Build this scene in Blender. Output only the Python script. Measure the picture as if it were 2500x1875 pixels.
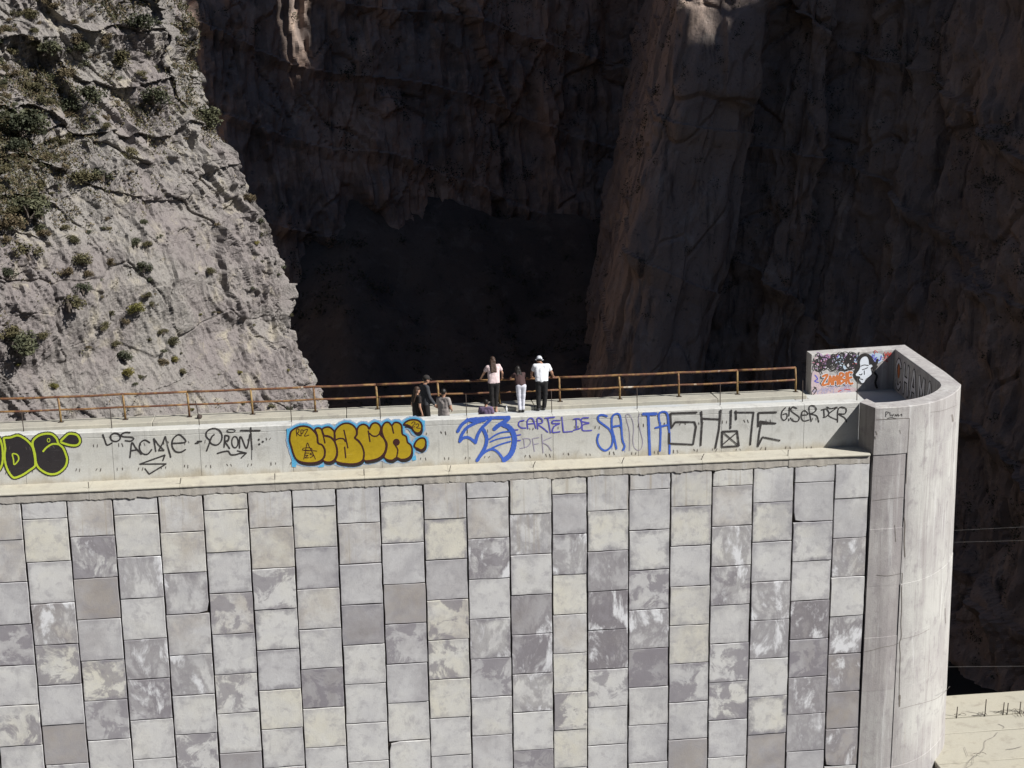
import bpy, bmesh, math, random
import numpy as np
from mathutils import Vector, Matrix, noise as mnoise
from mathutils.geometry import tessellate_polygon
from mathutils.bvhtree import BVHTree

for o in list(bpy.data.objects): bpy.data.objects.remove(o)
scene = bpy.context.scene
COL = scene.collection
R = math.radians

# ------------------------------------------------------------------ camera, sky, sun, exposure
CAM = Vector((0.0, -37.0, 10.63))
CF = Vector((0.11232, 0.96912, -0.21952)).normalized()
CR = Vector((0.99289, -0.11822, -0.01387)).normalized()
CU = CR.cross(CF).normalized()
FPX = 3065.0 / 0.8848            # focal length in pixels of the 2500 px wide photograph
cam = bpy.data.cameras.new('camera'); camo = bpy.data.objects.new('camera', cam); COL.objects.link(camo)
cam.sensor_width = 36.0; cam.lens = 49.88; cam.clip_start = 0.5; cam.clip_end = 6000
m = Matrix((CR, CU, -CF)).transposed().to_4x4(); m.translation = CAM; camo.matrix_world = m
scene.camera = camo
scene.render.resolution_x = 1024; scene.render.resolution_y = 768

SUN = Vector((1.0, -0.6, 1.05)).normalized()
SUN_EL = math.asin(SUN.z); SUN_AZ = math.atan2(SUN.x, SUN.y)
w = bpy.data.worlds.new('World'); scene.world = w; w.use_nodes = True
nt = w.node_tree; bg = nt.nodes['Background']
sky = nt.nodes.new('ShaderNodeTexSky'); sky.sky_type = 'NISHITA'; sky.sun_disc = False
sky.sun_elevation = SUN_EL; sky.sun_rotation = SUN_AZ; sky.altitude = 1800; sky.air_density = 0.8; sky.dust_density = 0.4
nt.links.new(sky.outputs[0], bg.inputs[0]); bg.inputs[1].default_value = 0.05
sl = bpy.data.lights.new('sun', 'SUN'); sl.energy = 5.0; sl.angle = R(0.5); sl.color = (1.0, 0.972, 0.925)
so = bpy.data.objects.new('sun', sl); COL.objects.link(so)
so.rotation_euler = SUN.to_track_quat('Z', 'Y').to_euler(); so.location = (60, -60, 80)
scene.view_settings.view_transform = 'Standard'; scene.view_settings.look = 'None'
scene.view_settings.exposure = 0.50; scene.view_settings.gamma = 1.0; scene.view_settings.use_curve_mapping = False

# ------------------------------------------------------------------ helpers
def U(px, py, Y):
    """point of the vertical plane y = Y surveyed at photo pixel (px, py)"""
    d = CF + CR * ((px - 1250.0) / FPX) - CU * ((py - 937.5) / FPX)
    return CAM + d * ((Y - CAM.y) / d.y)
def UZ(px, py, Z):
    d = CF + CR * ((px - 1250.0) / FPX) - CU * ((py - 937.5) / FPX)
    return CAM + d * ((Z - CAM.z) / d.z)
def tag(o, label=None, cat=None, group=None, kind=None):
    if label: o['label'] = label
    if cat: o['category'] = cat
    if group: o['group'] = group
    if kind: o['kind'] = kind
    return o
def empty(name, loc, label=None, cat=None, group=None):
    o = bpy.data.objects.new(name, None); COL.objects.link(o); o.location = loc; o.empty_display_size = 0.3
    return tag(o, label, cat, group)
def WM(o):
    b = o.matrix_basis
    return b if o.parent is None else WM(o.parent) @ o.matrix_parent_inverse @ b
def link_mesh(name, me, mat=None, parent=None, smooth=False):
    o = bpy.data.objects.new(name, me); COL.objects.link(o)
    if mat is not None and not me.materials: me.materials.append(mat)
    if smooth: me.polygons.foreach_set('use_smooth', [True] * len(me.polygons))
    if parent is not None:
        o.parent = parent; o.matrix_parent_inverse = WM(parent).inverted()
    return o
def pydata(name, v, f, mat=None, parent=None, smooth=False):
    me = bpy.data.meshes.new(name); me.from_pydata([tuple(p) for p in v], [], f); me.update()
    return link_mesh(name, me, mat, parent, smooth)
def from_bm(name, bm, mat=None, parent=None, smooth=False):
    me = bpy.data.meshes.new(name); bm.to_mesh(me); bm.free()
    return link_mesh(name, me, mat, parent, smooth)
def box_vf(x0, x1, y0, y1, z0, z1):
    v = [(x0,y0,z0),(x1,y0,z0),(x1,y1,z0),(x0,y1,z0),(x0,y0,z1),(x1,y0,z1),(x1,y1,z1),(x0,y1,z1)]
    f = [(0,3,2,1),(4,5,6,7),(0,1,5,4),(1,2,6,5),(2,3,7,6),(3,0,4,7)]
    return v, f
def box(name, x0, x1, y0, y1, z0, z1, mat, parent, bev=0.012, cuts=0, rough=0.0, seed=0):
    bm = bmesh.new(); v, f = box_vf(x0,x1,y0,y1,z0,z1)
    vs = [bm.verts.new(p) for p in v]
    for q in f: bm.faces.new([vs[i] for i in q])
    if cuts: 
        L = [e for e in bm.edges if abs(e.verts[0].co.x - e.verts[1].co.x) > 1e-4]
        bmesh.ops.subdivide_edges(bm, edges=L, cuts=cuts, use_grid_fill=True)
    if bev:
        ed = [e for e in bm.edges if len(e.link_faces) == 2 and e.calc_face_angle(0) > 0.6]
        bmesh.ops.bevel(bm, geom=ed, offset=bev, segments=1, affect='EDGES')
    if rough:
        for q in bm.verts:
            n = mnoise.noise_vector(q.co * 2.3 + Vector((seed, 0, 0))) * rough
            q.co.y += n.y; q.co.z += n.z
    return from_bm(name, bm, mat, parent)
def tube_vf(pts, rad, sides=8, caps=True):
    pts = [Vector(p) for p in pts]; n = len(pts)
    rads = rad if isinstance(rad, (list, tuple)) else [rad] * n
    V = []; Fc = []; up = Vector((0.13, 0.21, 0.97))
    for i, p in enumerate(pts):
        t = (pts[min(i+1, n-1)] - pts[max(i-1, 0)]).normalized()
        a = t.cross(up)
        if a.length < 0.2: a = t.cross(Vector((1, 0.1, 0)))
        a.normalize(); b = t.cross(a)
        for k in range(sides):
            th = 2 * math.pi * k / sides
            V.append(p + (a * math.cos(th) + b * math.sin(th)) * rads[i])
    for i in range(n - 1):
        for k in range(sides):
            k2 = (k + 1) % sides
            Fc.append((i*sides+k, i*sides+k2, (i+1)*sides+k2, (i+1)*sides+k))
    if caps:
        Fc.append(tuple(range(sides - 1, -1, -1))); Fc.append(tuple((n-1)*sides + k for k in range(sides)))
    return V, Fc
def tube(name, pts, rad, mat, parent, sides=8, smooth=True):
    v, f = tube_vf(pts, rad, sides); return pydata(name, v, f, mat, parent, smooth)

# ---- vectorised noise
def h3(ix, iy, iz, seed):
    h = (ix.astype(np.int64) * 374761393 + iy.astype(np.int64) * 668265263 + iz.astype(np.int64) * 2147483647 + seed * 974634377) & 0xffffffff
    h = ((h ^ (h >> 13)) * 1274126177) & 0xffffffff
    h = ((h ^ (h >> 16)) * 2246822519) & 0xffffffff
    return ((h ^ (h >> 15)) & 0xffffff) / float(0xffffff)
def vn(x, y, z, seed=0):
    x0 = np.floor(x); y0 = np.floor(y); z0 = np.floor(z)
    fx = x - x0; fy = y - y0; fz = z - z0
    fx = fx*fx*(3-2*fx); fy = fy*fy*(3-2*fy); fz = fz*fz*(3-2*fz)
    r = 0
    for a in (0, 1):
        for b in (0, 1):
            for c in (0, 1):
                r = r + h3(x0+a, y0+b, z0+c, seed) * (fx if a else 1-fx) * (fy if b else 1-fy) * (fz if c else 1-fz)
    return r * 2 - 1
def fbm(x, y, z, oct=5, seed=0, gain=0.5, ridge=False):
    r = 0; a = 1.0; s = 1.0
    for i in range(oct):
        n = vn(x*s, y*s, z*s, seed + i*17)
        if ridge: n = 1 - 2*np.abs(n)
        r = r + a*n; a *= gain; s *= 2.03
    return r
def facet(u, v, su, sv, seed, tilt=0.6, k=26.0):
    """rock blocks: every cell of a jittered grid is a tilted plane of its own; also returns the distance to the nearest joint"""
    U_ = u/su; V_ = v/sv; iu = np.floor(U_); iv = np.floor(V_)
    best = np.full(u.shape, 1e9); sec = np.full(u.shape, 1e9); num = np.zeros(u.shape); den = np.zeros(u.shape); z = np.zeros(u.shape)
    for a in (-1, 0, 1):
        for b in (-1, 0, 1):
            cu = iu+a; cv = iv+b
            pu = cu + 0.1 + 0.8*h3(cu, cv, z, seed); pv = cv + 0.1 + 0.8*h3(cu, cv, z, seed+1)
            du = U_-pu; dv = V_-pv; d = np.sqrt(du*du + dv*dv)
            hh = (h3(cu, cv, z, seed+2)*2-1) + tilt*((h3(cu, cv, z, seed+3)*2-1)*du*1.6 + (h3(cu, cv, z, seed+4)*2-1)*dv*1.6)
            w_ = np.exp(-k*d); num += w_*hh; den += w_
            m1 = d < best
            sec = np.where(m1, best, np.minimum(sec, d)); best = np.where(m1, d, best)
    return num/np.maximum(den, 1e-30), sec - best
def grid_mesh(name, P, mat, smooth=True, flip=False):
    nv, nu = P.shape[:2]
    me = bpy.data.meshes.new(name); me.vertices.add(nv*nu); me.vertices.foreach_set('co', P.reshape(-1).astype(np.float32))
    i = np.arange(nv*nu).reshape(nv, nu)
    q = np.stack([i[:-1,:-1], i[:-1,1:], i[1:,1:], i[1:,:-1]], -1).reshape(-1, 4)
    if flip: q = q[:, ::-1]
    n = len(q)
    me.loops.add(n*4); me.polygons.add(n)
    me.loops.foreach_set('vertex_index', q.reshape(-1).astype(np.int32))
    me.polygons.foreach_set('loop_start', np.arange(0, n*4, 4, dtype=np.int32))
    me.polygons.foreach_set('use_smooth', np.full(n, smooth))
    me.update(calc_edges=True); me.validate()
    return link_mesh(name, me, mat)

# ------------------------------------------------------------------ materials
class M:
    def __init__(s, name, rough=0.85):
        s.m = bpy.data.materials.new(name); s.m.use_nodes = True; s.t = s.m.node_tree; s.b = s.t.nodes['Principled BSDF']
        s.b.inputs['Roughness'].default_value = rough; s.b.inputs['Specular IOR Level'].default_value = 0.25
    def n(s, typ, **k):
        q = s.t.nodes.new('ShaderNode' + typ)
        for a, v in k.items(): setattr(q, a, v)
        return q
    def l(s, a, b): s.t.links.new(a, b)
    def put(s, sock, v):
        if hasattr(v, 'is_linked') or isinstance(v, bpy.types.NodeSocket): s.l(v, sock)
        elif isinstance(v, (tuple, list)): sock.default_value = tuple(v) + (1.0,) * (4 - len(v)) if sock.type == 'RGBA' else tuple(v)
        else: sock.default_value = v
    def pos(s): return s.n('NewGeometry').outputs['Position']
    def obj(s): return s.n('TexCoord').outputs['Object']
    def map(s, v, scale=(1,1,1), rot=(0,0,0), loc=(0,0,0)):
        q = s.n('Mapping'); s.l(v, q.inputs[0]); s.put(q.inputs['Scale'], scale); s.put(q.inputs['Rotation'], rot); s.put(q.inputs['Location'], loc); return q.outputs[0]
    def noise(s, v, scale, detail=6, rough=0.55, dist=0.0):
        q = s.n('TexNoise'); s.l(v, q.inputs['Vector']); s.put(q.inputs['Scale'], scale); q.inputs['Detail'].default_value = detail
        q.inputs['Roughness'].default_value = rough; q.inputs['Distortion'].default_value = dist; return q.outputs[0]
    def ramp(s, v, lo, hi, a=0.0, b=1.0):
        q = s.n('MapRange', interpolation_type='SMOOTHSTEP'); s.put(q.inputs[0], v); s.put(q.inputs[1], lo); s.put(q.inputs[2], hi); s.put(q.inputs[3], a); s.put(q.inputs[4], b); return q.outputs[0]
    def math(s, op, a, b=0.0, c=None):
        q = s.n('Math', operation=op); s.put(q.inputs[0], a); s.put(q.inputs[1], b)
        if c is not None: s.put(q.inputs[2], c)
        return q.outputs[0]
    def mix(s, f, a, b, mode='MIX'):
        q = s.n('Mix', data_type='RGBA', blend_type=mode); s.put(q.inputs[0], f); s.put(q.inputs[6], a); s.put(q.inputs[7], b); return q.outputs[2]
    def col(s, c): s.put(s.b.inputs['Base Color'], c)
    def bump(s, h, dist=0.02, strength=0.6):
        q = s.n('Bump'); s.put(q.inputs['Height'], h); q.inputs['Distance'].default_value = dist; q.inputs['Strength'].default_value = strength
        s.l(q.outputs[0], s.b.inputs['Normal'])
    def attr(s, name):
        q = s.n('Attribute', attribute_type='OBJECT', attribute_name=name); return q.outputs['Fac']

def flat(name, c, rough=0.8, var=0.25, scale=6.0):
    k = M(name, rough); n = k.noise(k.pos(), scale, 5)
    k.col(k.mix(n, tuple(x*(1-var) for x in c), tuple(min(1, x*(1+var)) for x in c))); return k.m

def concrete(name, base, warm=(0.50, 0.46, 0.37), dark=(0.20, 0.185, 0.175), warm_amt=0.4, stain=0.5, streak=0.5, white=0.0, foot=0.0):
    k = M(name, 0.9); p = k.pos()
    big = k.noise(p, 0.55, 6, 0.6); mid = k.noise(p, 2.2, 8, 0.62, 0.3); fn = k.noise(p, 22, 6, 0.7)
    st = k.noise(k.map(p, (5.0, 5.0, 0.35)), 1.0, 6, 0.65)
    st2 = k.noise(k.map(p, (14.0, 14.0, 0.9)), 1.0, 5, 0.6)
    c = k.mix(k.ramp(big, 0.35, 0.68), base, k.mix(warm_amt, base, warm))
    c = k.mix(k.ramp(mid, 0.50, 0.72, 0, stain), c, dark)
    c = k.mix(k.ramp(st, 0.52, 0.74, 0, streak), c, dark)
    c = k.mix(k.ramp(st2, 0.6, 0.8, 0, streak*0.6), c, (0.30, 0.26, 0.22))
    if foot: zs = k.n('SeparateXYZ'); k.l(p, zs.inputs[0]); c = k.mix(k.ramp(k.math('ADD', zs.outputs[2], k.math('MULTIPLY', k.math('SUBTRACT', k.noise(k.map(p, (1, 1, 0.3)), 1.3, 7, 0.65), 0.5), 0.9)), 0.30, -0.02, 0, foot), c, (0.36, 0.315, 0.235))
    if white: c = k.mix(k.ramp(k.noise(k.map(p, (3.1, 3.1, 0.5), loc=(7, 3, 1)), 1.0, 7, 0.65), 0.54, 0.7, 0, white), c, (0.72, 0.72, 0.72))
    c = k.mix(1.0, c, k.mix(fn, (0.80, 0.80, 0.80), (1.18, 1.18, 1.18)), 'MULTIPLY')
    k.col(c); k.bump(k.math('ADD', k.noise(p, 34, 8, 0.7), k.math('MULTIPLY', mid, 1.2)), 0.012, 0.55); return k.m

def panel_material():
    k = M('cladding_concrete', 0.88)
    info = k.n('ObjectInfo'); rnd = info.outputs['Random']
    off = k.n('CombineXYZ'); k.l(k.math('MULTIPLY', rnd, 91.0), off.inputs[0]); k.l(k.math('MULTIPLY', rnd, 37.0), off.inputs[1]); k.l(k.math('MULTIPLY', rnd, 53.0), off.inputs[2])
    va = k.n('VectorMath', operation='ADD'); ob = k.obj(); k.l(ob, va.inputs[0]); k.l(off.outputs[0], va.inputs[1]); p = va.outputs[0]
    tone = k.attr('tone'); wh = k.attr('efflorescence'); dk = k.attr('stain'); br = k.attr('brown'); ed = k.attr('edge'); sk = k.attr('streak')
    wp = k.pos()
    n1 = k.noise(p, 1.0, 6, 0.6, 0.4); n2 = k.noise(p, 1.5, 9, 0.66, 0.5); n3 = k.noise(p, 7, 7, 0.7); n4 = k.noise(p, 40, 4, 0.6); n5 = k.noise(p, 3.4, 9, 0.70, 0.3)
    t = k.math('ADD', tone, k.math('MULTIPLY', k.math('SUBTRACT', n1, 0.5), 0.8))
    r = k.n('ValToRGB'); k.l(t, r.inputs[0]); e = r.color_ramp.elements
    e[0].position = 0.0; e[0].color = (0.270, 0.250, 0.250, 1); e[1].position = 1.0; e[1].color = (0.665, 0.642, 0.560, 1)
    for ps, c in ((0.25, (0.400, 0.388, 0.400, 1)), (0.48, (0.555, 0.550, 0.555, 1)), (0.68, (0.630, 0.625, 0.612, 1)), (0.84, (0.645, 0.634, 0.592, 1))):
        q = e.new(ps); q.color = c
    c = r.outputs[0]
    c = k.mix(k.math('MULTIPLY', br, k.ramp(k.noise(p, 1.3, 7, 0.65), 0.3, 0.7)), c, (0.42, 0.375, 0.325))
    # damp blotched edges round a drier middle
    sx = k.n('SeparateXYZ'); k.l(ob, sx.inputs[0])
    ax = k.math('ABSOLUTE', sx.outputs[0]); az = k.math('ABSOLUTE', sx.outputs[2])
    dd = k.math('MAXIMUM', ax, az); dd = k.math('ADD', dd, k.math('MULTIPLY', k.math('SUBTRACT', k.noise(p, 2.6, 9, 0.68), 0.5), 0.75))
    c = k.mix(k.math('MULTIPLY', ed, k.ramp(dd, 0.40, 0.62, 0, 1.0)), c, (0.276, 0.266, 0.284))
    # general mottling
    c = k.mix(k.ramp(n5, 0.48, 0.70, 0, 0.55), c, (0.325, 0.312, 0.335))
    c = k.mix(k.ramp(k.noise(k.map(wp, (1, 1, 0.8)), 0.42, 9, 0.68, 0.4), 0.47, 0.66, 0, 0.48), c, (0.345, 0.338, 0.358))
    # water stains, ragged
    sm = k.math('ADD', n2, k.math('MULTIPLY', dk, 0.08))
    c = k.mix(k.math('MULTIPLY', k.ramp(sm, 0.55, 0.63), k.math('MULTIPLY', dk, 0.80)), c, (0.235, 0.218, 0.242))
    # white lime bloom running across joints, with a wet rim
    wn = k.math('ADD', k.noise(k.map(wp, (1, 1, 0.55)), 1.5, 10, 0.66, 0.35), k.math('MULTIPLY', wh, 0.09))
    c = k.mix(k.math('MULTIPLY', k.ramp(wn, 0.48, 0.58), k.math('MULTIPLY', wh, 0.80)), c, (0.225, 0.208, 0.222))
    c = k.mix(k.math('MULTIPLY', k.ramp(wn, 0.59, 0.70), k.math('MINIMUM', 0.9, k.math('MULTIPLY', wh, 1.3))), c, (0.76, 0.765, 0.785))
    # brown runs from the ledge
    rn = k.noise(k.map(p, (7.5, 1, 0.25)), 1.0, 4, 0.6)
    c = k.mix(k.math('MULTIPLY', k.ramp(rn, 0.52, 0.74), k.math('MULTIPLY', sk, 0.75)), c, (0.36, 0.305, 0.23))
    c = k.mix(k.ramp(n3, 0.56, 0.80, 0, 0.32), c, (0.33, 0.31, 0.31))
    c = k.mix(1.0, c, k.mix(n4, (0.92, 0.92, 0.92), (1.08, 1.08, 1.08)), 'MULTIPLY')
    k.col(c); k.bump(k.math('ADD', k.noise(p, 30, 7, 0.7), k.math('MULTIPLY', n3, 0.8)), 0.010, 0.5); return k.m

def rock(name, a, b, c3, dark, scale=0.12, streak=0.5, dark_amt=0.7, tilt=0.0):
    k = M(name, 0.92); p = k.map(k.pos(), (1,1,1), (0, tilt, 0))
    n1 = k.noise(p, scale, 7, 0.6, 0.5); n2 = k.noise(p, scale*4.2, 8, 0.65, 0.4); n3 = k.noise(p, scale*19, 6, 0.7)
    st = k.noise(k.map(p, (1.2, 1.2, 0.12)), scale*5, 7, 0.68); st2 = k.noise(k.map(p, (1.5, 1.5, 0.1), loc=(31, 7, 3)), scale*9, 6, 0.65)
    c = k.mix(k.ramp(n1, 0.38, 0.62), a, b)
    c = k.mix(k.ramp(n2, 0.52, 0.70, 0, 0.75), c, c3)
    c = k.mix(k.ramp(st, 0.52, 0.72, 0, streak), c, dark)
    c = k.mix(k.ramp(st2, 0.56, 0.74, 0, streak*0.7), c, b)
    c = k.mix(k.ramp(n3, 0.56, 0.72, 0, dark_amt), c, dark)
    c = k.mix(1.0, c, k.mix(k.noise(p, scale*60, 5, 0.7), (0.78,0.78,0.78), (1.22,1.22,1.22)), 'MULTIPLY')
    k.col(c)
    k.bump(k.math('ADD', k.noise(p, scale*26, 9, 0.72), k.math('MULTIPLY', k.noise(k.map(p, (1,1,0.3)), scale*55, 6, 0.7), 0.5)), 0.25, 0.8)
    return k.m

def leaf(name, c1, c2, scale=1.2):
    k = M(name, 0.7); n = k.noise(k.pos(), scale, 4); i = k.n('ObjectInfo')
    k.col(k.mix(k.ramp(k.math('ADD', n, k.math('MULTIPLY', k.math('SUBTRACT', i.outputs['Random'], 0.5), 0.3)), 0.35, 0.65), c1, c2))
    k.b.inputs['Transmission Weight'].default_value = 0.0; return k.m

def paint(name, c, wear=0.2, var=0.15, streaky=False, rough=0.6):
    k = M(name, rough); p = k.pos()
    n = k.noise(p, 7, 6, 0.6); c_ = k.mix(n, tuple(x*(1-var) for x in c), tuple(min(1, x*(1+var)) for x in c))
    if streaky:
        s = k.noise(k.map(p, (1.2, 1, 16.0), (0, R(8), 0)), 1.6, 5, 0.6)
        c_ = k.mix(k.ramp(s, 0.58, 0.75, 0, 0.5), c_, tuple(min(1, x*1.3 + 0.06) for x in c))
    k.col(c_)
    tr = k.n('BsdfTransparent'); mx = k.n('MixShader'); out = k.t.nodes['Material Output']
    k.l(k.math('MAXIMUM', k.ramp(k.noise(p, 26, 6, 0.75), 0.50, 0.70, 0, wear), k.ramp(k.noise(p, 3.5, 6, 0.7), 0.52, 0.75, 0, min(0.6, wear*1.3))), mx.inputs[0]); k.l(k.b.outputs[0], mx.inputs[1]); k.l(tr.outputs[0], mx.inputs[2]); k.l(mx.outputs[0], out.inputs[0])
    return k.m

MT = {}
MT['panel'] = panel_material()
MT['parapet'] = concrete('parapet_concrete', (0.520, 0.520, 0.500), (0.54, 0.525, 0.46), (0.29, 0.28, 0.265), 0.5, stain=0.5, streak=0.5, foot=0.75)
MT['ledge'] = concrete('ledge_cream_concrete', (0.425, 0.405, 0.345), (0.475, 0.435, 0.34), (0.27, 0.245, 0.22), 0.6, 0.6, 0.15)
MT['mortar'] = concrete('mortar_concrete', (0.40, 0.375, 0.345), stain=0.55, streak=0.45, white=0.35)
MT['deck'] = concrete('deck_concrete', (0.425, 0.445, 0.455), stain=0.25, streak=0.0)
MT['kerb'] = concrete('kerb_concrete', (0.35, 0.335, 0.285), stain=0.5, streak=0.3)
def pier_material(name, base, dk, wh):
    k = M(name, 0.9); p = k.pos()
    big = k.noise(k.map(p, (1, 1, 0.6)), 0.75, 7, 0.62, 0.4); mid = k.noise(p, 3.0, 8, 0.65, 0.5); fn = k.noise(p, 24, 6, 0.7)
    s1 = k.noise(k.map(p, (3.4, 3.4, 0.22)), 1.0, 7, 0.66); s2 = k.noise(k.map(p, (11, 11, 0.5), loc=(3, 1, 8)), 1.0, 6, 0.62); s3 = k.noise(k.map(p, (5.5, 5.5, 0.30), loc=(13, 21, 4)), 1.0, 6, 0.6)
    sx = k.n('SeparateXYZ'); k.l(p, sx.inputs[0]); zn = k.noise(k.map(p, (0.02, 0.02, 0.75)), 1.0, 2, 0.5)
    c = k.mix(k.ramp(big, 0.40, 0.62), base, tuple(x*y for x, y in zip(base, (0.80, 0.78, 0.80))))
    c = k.mix(k.ramp(zn, 0.45, 0.60, 0, 0.30), c, (0.36, 0.335, 0.33))
    c = k.mix(k.ramp(s1, 0.48, 0.68, 0, dk), c, (0.285, 0.265, 0.262))
    c = k.mix(k.ramp(s2, 0.55, 0.75, 0, dk*0.8), c, (0.24, 0.215, 0.21))
    c = k.mix(k.ramp(k.noise(k.map(p, (6, 6, 0.12), loc=(2, 5, 9)), 1.0, 4), 0.64, 0.75, 0, 0.5), c, (0.36, 0.28, 0.20))
    c = k.mix(k.ramp(mid, 0.52, 0.70, 0, 0.60), c, (0.25, 0.23, 0.235)); c = k.mix(k.ramp(k.noise(k.map(p, (1, 1, 0.5), loc=(5, 5, 5)), 1.6, 7, 0.65, 0.8), 0.54, 0.70, 0, 0.5), c, (0.235, 0.215, 0.225))
    c = k.mix(k.ramp(s3, 0.54, 0.70, 0, wh), c, (0.66, 0.66, 0.655))
    c = k.mix(1.0, c, k.mix(fn, (0.86, 0.86, 0.86), (1.14, 1.14, 1.14)), 'MULTIPLY')
    k.col(c); k.bump(k.math('ADD', k.noise(p, 34, 8, 0.7), k.math('MULTIPLY', mid, 1.2)), 0.014, 0.6); return k.m
MT['pier'] = pier_material('pier_concrete', (0.455, 0.448, 0.428), 0.72, 0.40)
MT['pier_dark'] = pier_material('pier_strip_concrete', (0.395, 0.376, 0.366), 0.90, 0.40)
MT['coping'] = concrete('coping_concrete', (0.51, 0.50, 0.475), stain=0.45, streak=0.1)
MT['core'] = flat('joint_filler', (0.035, 0.028, 0.024), 0.95)
MT['slab'] = concrete('spillway_concrete', (0.385, 0.365, 0.305), (0.42, 0.39, 0.31), (0.25, 0.225, 0.19), 0.6, 0.6, 0.0)
MT['rod'] = flat('rusty_rebar', (0.055, 0.042, 0.036), 0.8)
MT['mark'] = flat('dark_grime', (0.10, 0.085, 0.075), 0.95)
MT['pour'] = flat('pour_line_grime', (0.215, 0.195, 0.18), 0.95)
MT['joint'] = flat('joint_grime', (0.14, 0.125, 0.11), 0.95)
k = M('rusted_yellow_paint', 0.6); p = k.pos(); n = k.noise(p, 3.2, 7, 0.65, 0.5)
c = k.mix(k.ramp(n, 0.44, 0.60), (0.115, 0.052, 0.034), (0.235, 0.135, 0.055))
c = k.mix(k.ramp(k.noise(p, 11, 5, 0.6), 0.52, 0.68, 0, 0.8), c, (0.20, 0.085, 0.035)); c = k.mix(k.ramp(k.noise(p, 2.1, 5), 0.63, 0.72), c, (0.50, 0.44, 0.36))
k.col(c); k.bump(k.noise(p, 30, 5), 0.006, 0.5); MT['rail'] = k.m
k = M('rusted_post_paint', 0.6); p = k.pos(); n = k.noise(p, 4.5, 7, 0.65, 0.5)
k.col(k.mix(k.ramp(n, 0.42, 0.62), (0.26, 0.175, 0.072), (0.13, 0.062, 0.036))); k.bump(k.noise(p, 30, 5), 0.006, 0.5); MT['post'] = k.m

MT['cliff'] = rock('sunlit_limestone', (0.232, 0.206, 0.200), (0.272, 0.254, 0.236), (0.40, 0.36, 0.285), (0.100, 0.088, 0.084), 0.16, 0.8, 0.55, tilt=R(-14))
MT['canyon'] = rock('shaded_limestone', (0.225, 0.182, 0.160), (0.460, 0.315, 0.235), (0.50, 0.375, 0.29), (0.085, 0.074, 0.068), 0.035, 0.9, 0.7)
MT['sidewall'] = rock('dark_weathered_limestone', (0.245, 0.196, 0.170), (0.345, 0.258, 0.206), (0.43, 0.345, 0.285), (0.062, 0.053, 0.049), 0.07, 0.95, 0.75)
MT['tower'] = rock('brown_limestone', (0.290, 0.232, 0.202), (0.350, 0.268, 0.215), (0.37, 0.325, 0.29), (0.075, 0.064, 0.059), 0.07, 0.95, 0.75)
MT['ground'] = flat('canyon_ground', (0.040, 0.036, 0.030), 0.95, 0.5, 0.15)
MT['talus'] = rock('talus_rock', (0.098, 0.082, 0.069), (0.138, 0.110, 0.089), (0.18, 0.15, 0.125), (0.045, 0.040, 0.035), 0.06, 0.6, 0.7)
MT['leaf_olive'] = leaf('olive_leaves', (0.075, 0.070, 0.036), (0.120, 0.105, 0.055))
MT['leaf_green'] = leaf('dark_green_leaves', (0.048, 0.054, 0.033), (0.090, 0.092, 0.052))
MT['leaf_yellow'] = leaf('yellow_green_leaves', (0.110, 0.105, 0.030), (0.175, 0.150, 0.045))
MT['leaf_dry'] = leaf('dry_scrub_leaves', (0.105, 0.080, 0.046), (0.150, 0.120, 0.072))
MT['leaf_dark'] = leaf('shaded_scrub_leaves', (0.045, 0.050, 0.030), (0.080, 0.080, 0.050), 0.3)
MT['bark'] = flat('grey_bark', (0.12, 0.10, 0.085), 0.9)

# ------------------------------------------------------------------ terrain
def resample(path, n):
    P = np.array(path, float); d = np.r_[0, np.cumsum(np.hypot(*np.diff(P, axis=0).T))]
    # smooth the corners a little
    t = np.linspace(0, d[-1], n); return np.stack([np.interp(t, d, P[:, 0]), np.interp(t, d, P[:, 1])], -1), t
def smooth1(a, k):
    if k < 2: return a
    ker = np.hanning(k + 2)[1:-1]; ker /= ker.sum(); pad = np.pad(a, ((k, k), (0, 0)), mode='edge')
    return np.stack([np.convolve(pad[:, i], ker, 'same')[k:-k] for i in range(a.shape[1])], -1)
def path_frame(path, n, k):
    XY, t = resample(path, n); XY = smooth1(XY, k)
    T = np.gradient(XY, axis=0); T /= np.linalg.norm(T, axis=1)[:, None]
    N = np.stack([T[:, 1], -T[:, 0]], -1)      # to the right of travel: towards the camera
    return XY, t, smooth1(N, k)

ground = pydata('ground', [(-3000,-3000,-62),(3000,-3000,-62),(3000,3000,-62),(-3000,3000,-62)], [(0,1,2,3)], MT['ground']); tag(ground, kind='structure')

# ---- the sunlit cliff on the left: plan path runs from the left abutment to a nose and round behind it
nosepix = [(0,395),(50,405),(75,432),(100,425),(130,415),(170,440),(225,465),(270,485),(310,510),(330,540),(375,556),(400,575),(440,586),(470,610),(520,626),(565,645),(620,650),(690,648),(730,660),(770,672),(828,688),(900,702)]
nz_, nx_ = [], []
for (py, px) in nosepix:
    q = U(px/0.8848, py/0.8848, 50.0); nz_.append(q.z); nx_.append(q.x)
nz_ = np.array(nz_)[::-1]; nx_ = np.array(nx_)[::-1]
x_ref = float(np.interp(0.0, nz_, nx_))
NU, NV = 860, 720
path = [(-46,10),(-32,24),(-20,34.5),(-11,41.5),(-6.2,46.2),(x_ref+0.3,50.0),(x_ref-0.3,53.5),(-7.5,58),(-14,65),(-30,80),(-60,100)]
XY, t, Nn = path_frame(path, 4000, 90)
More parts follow.
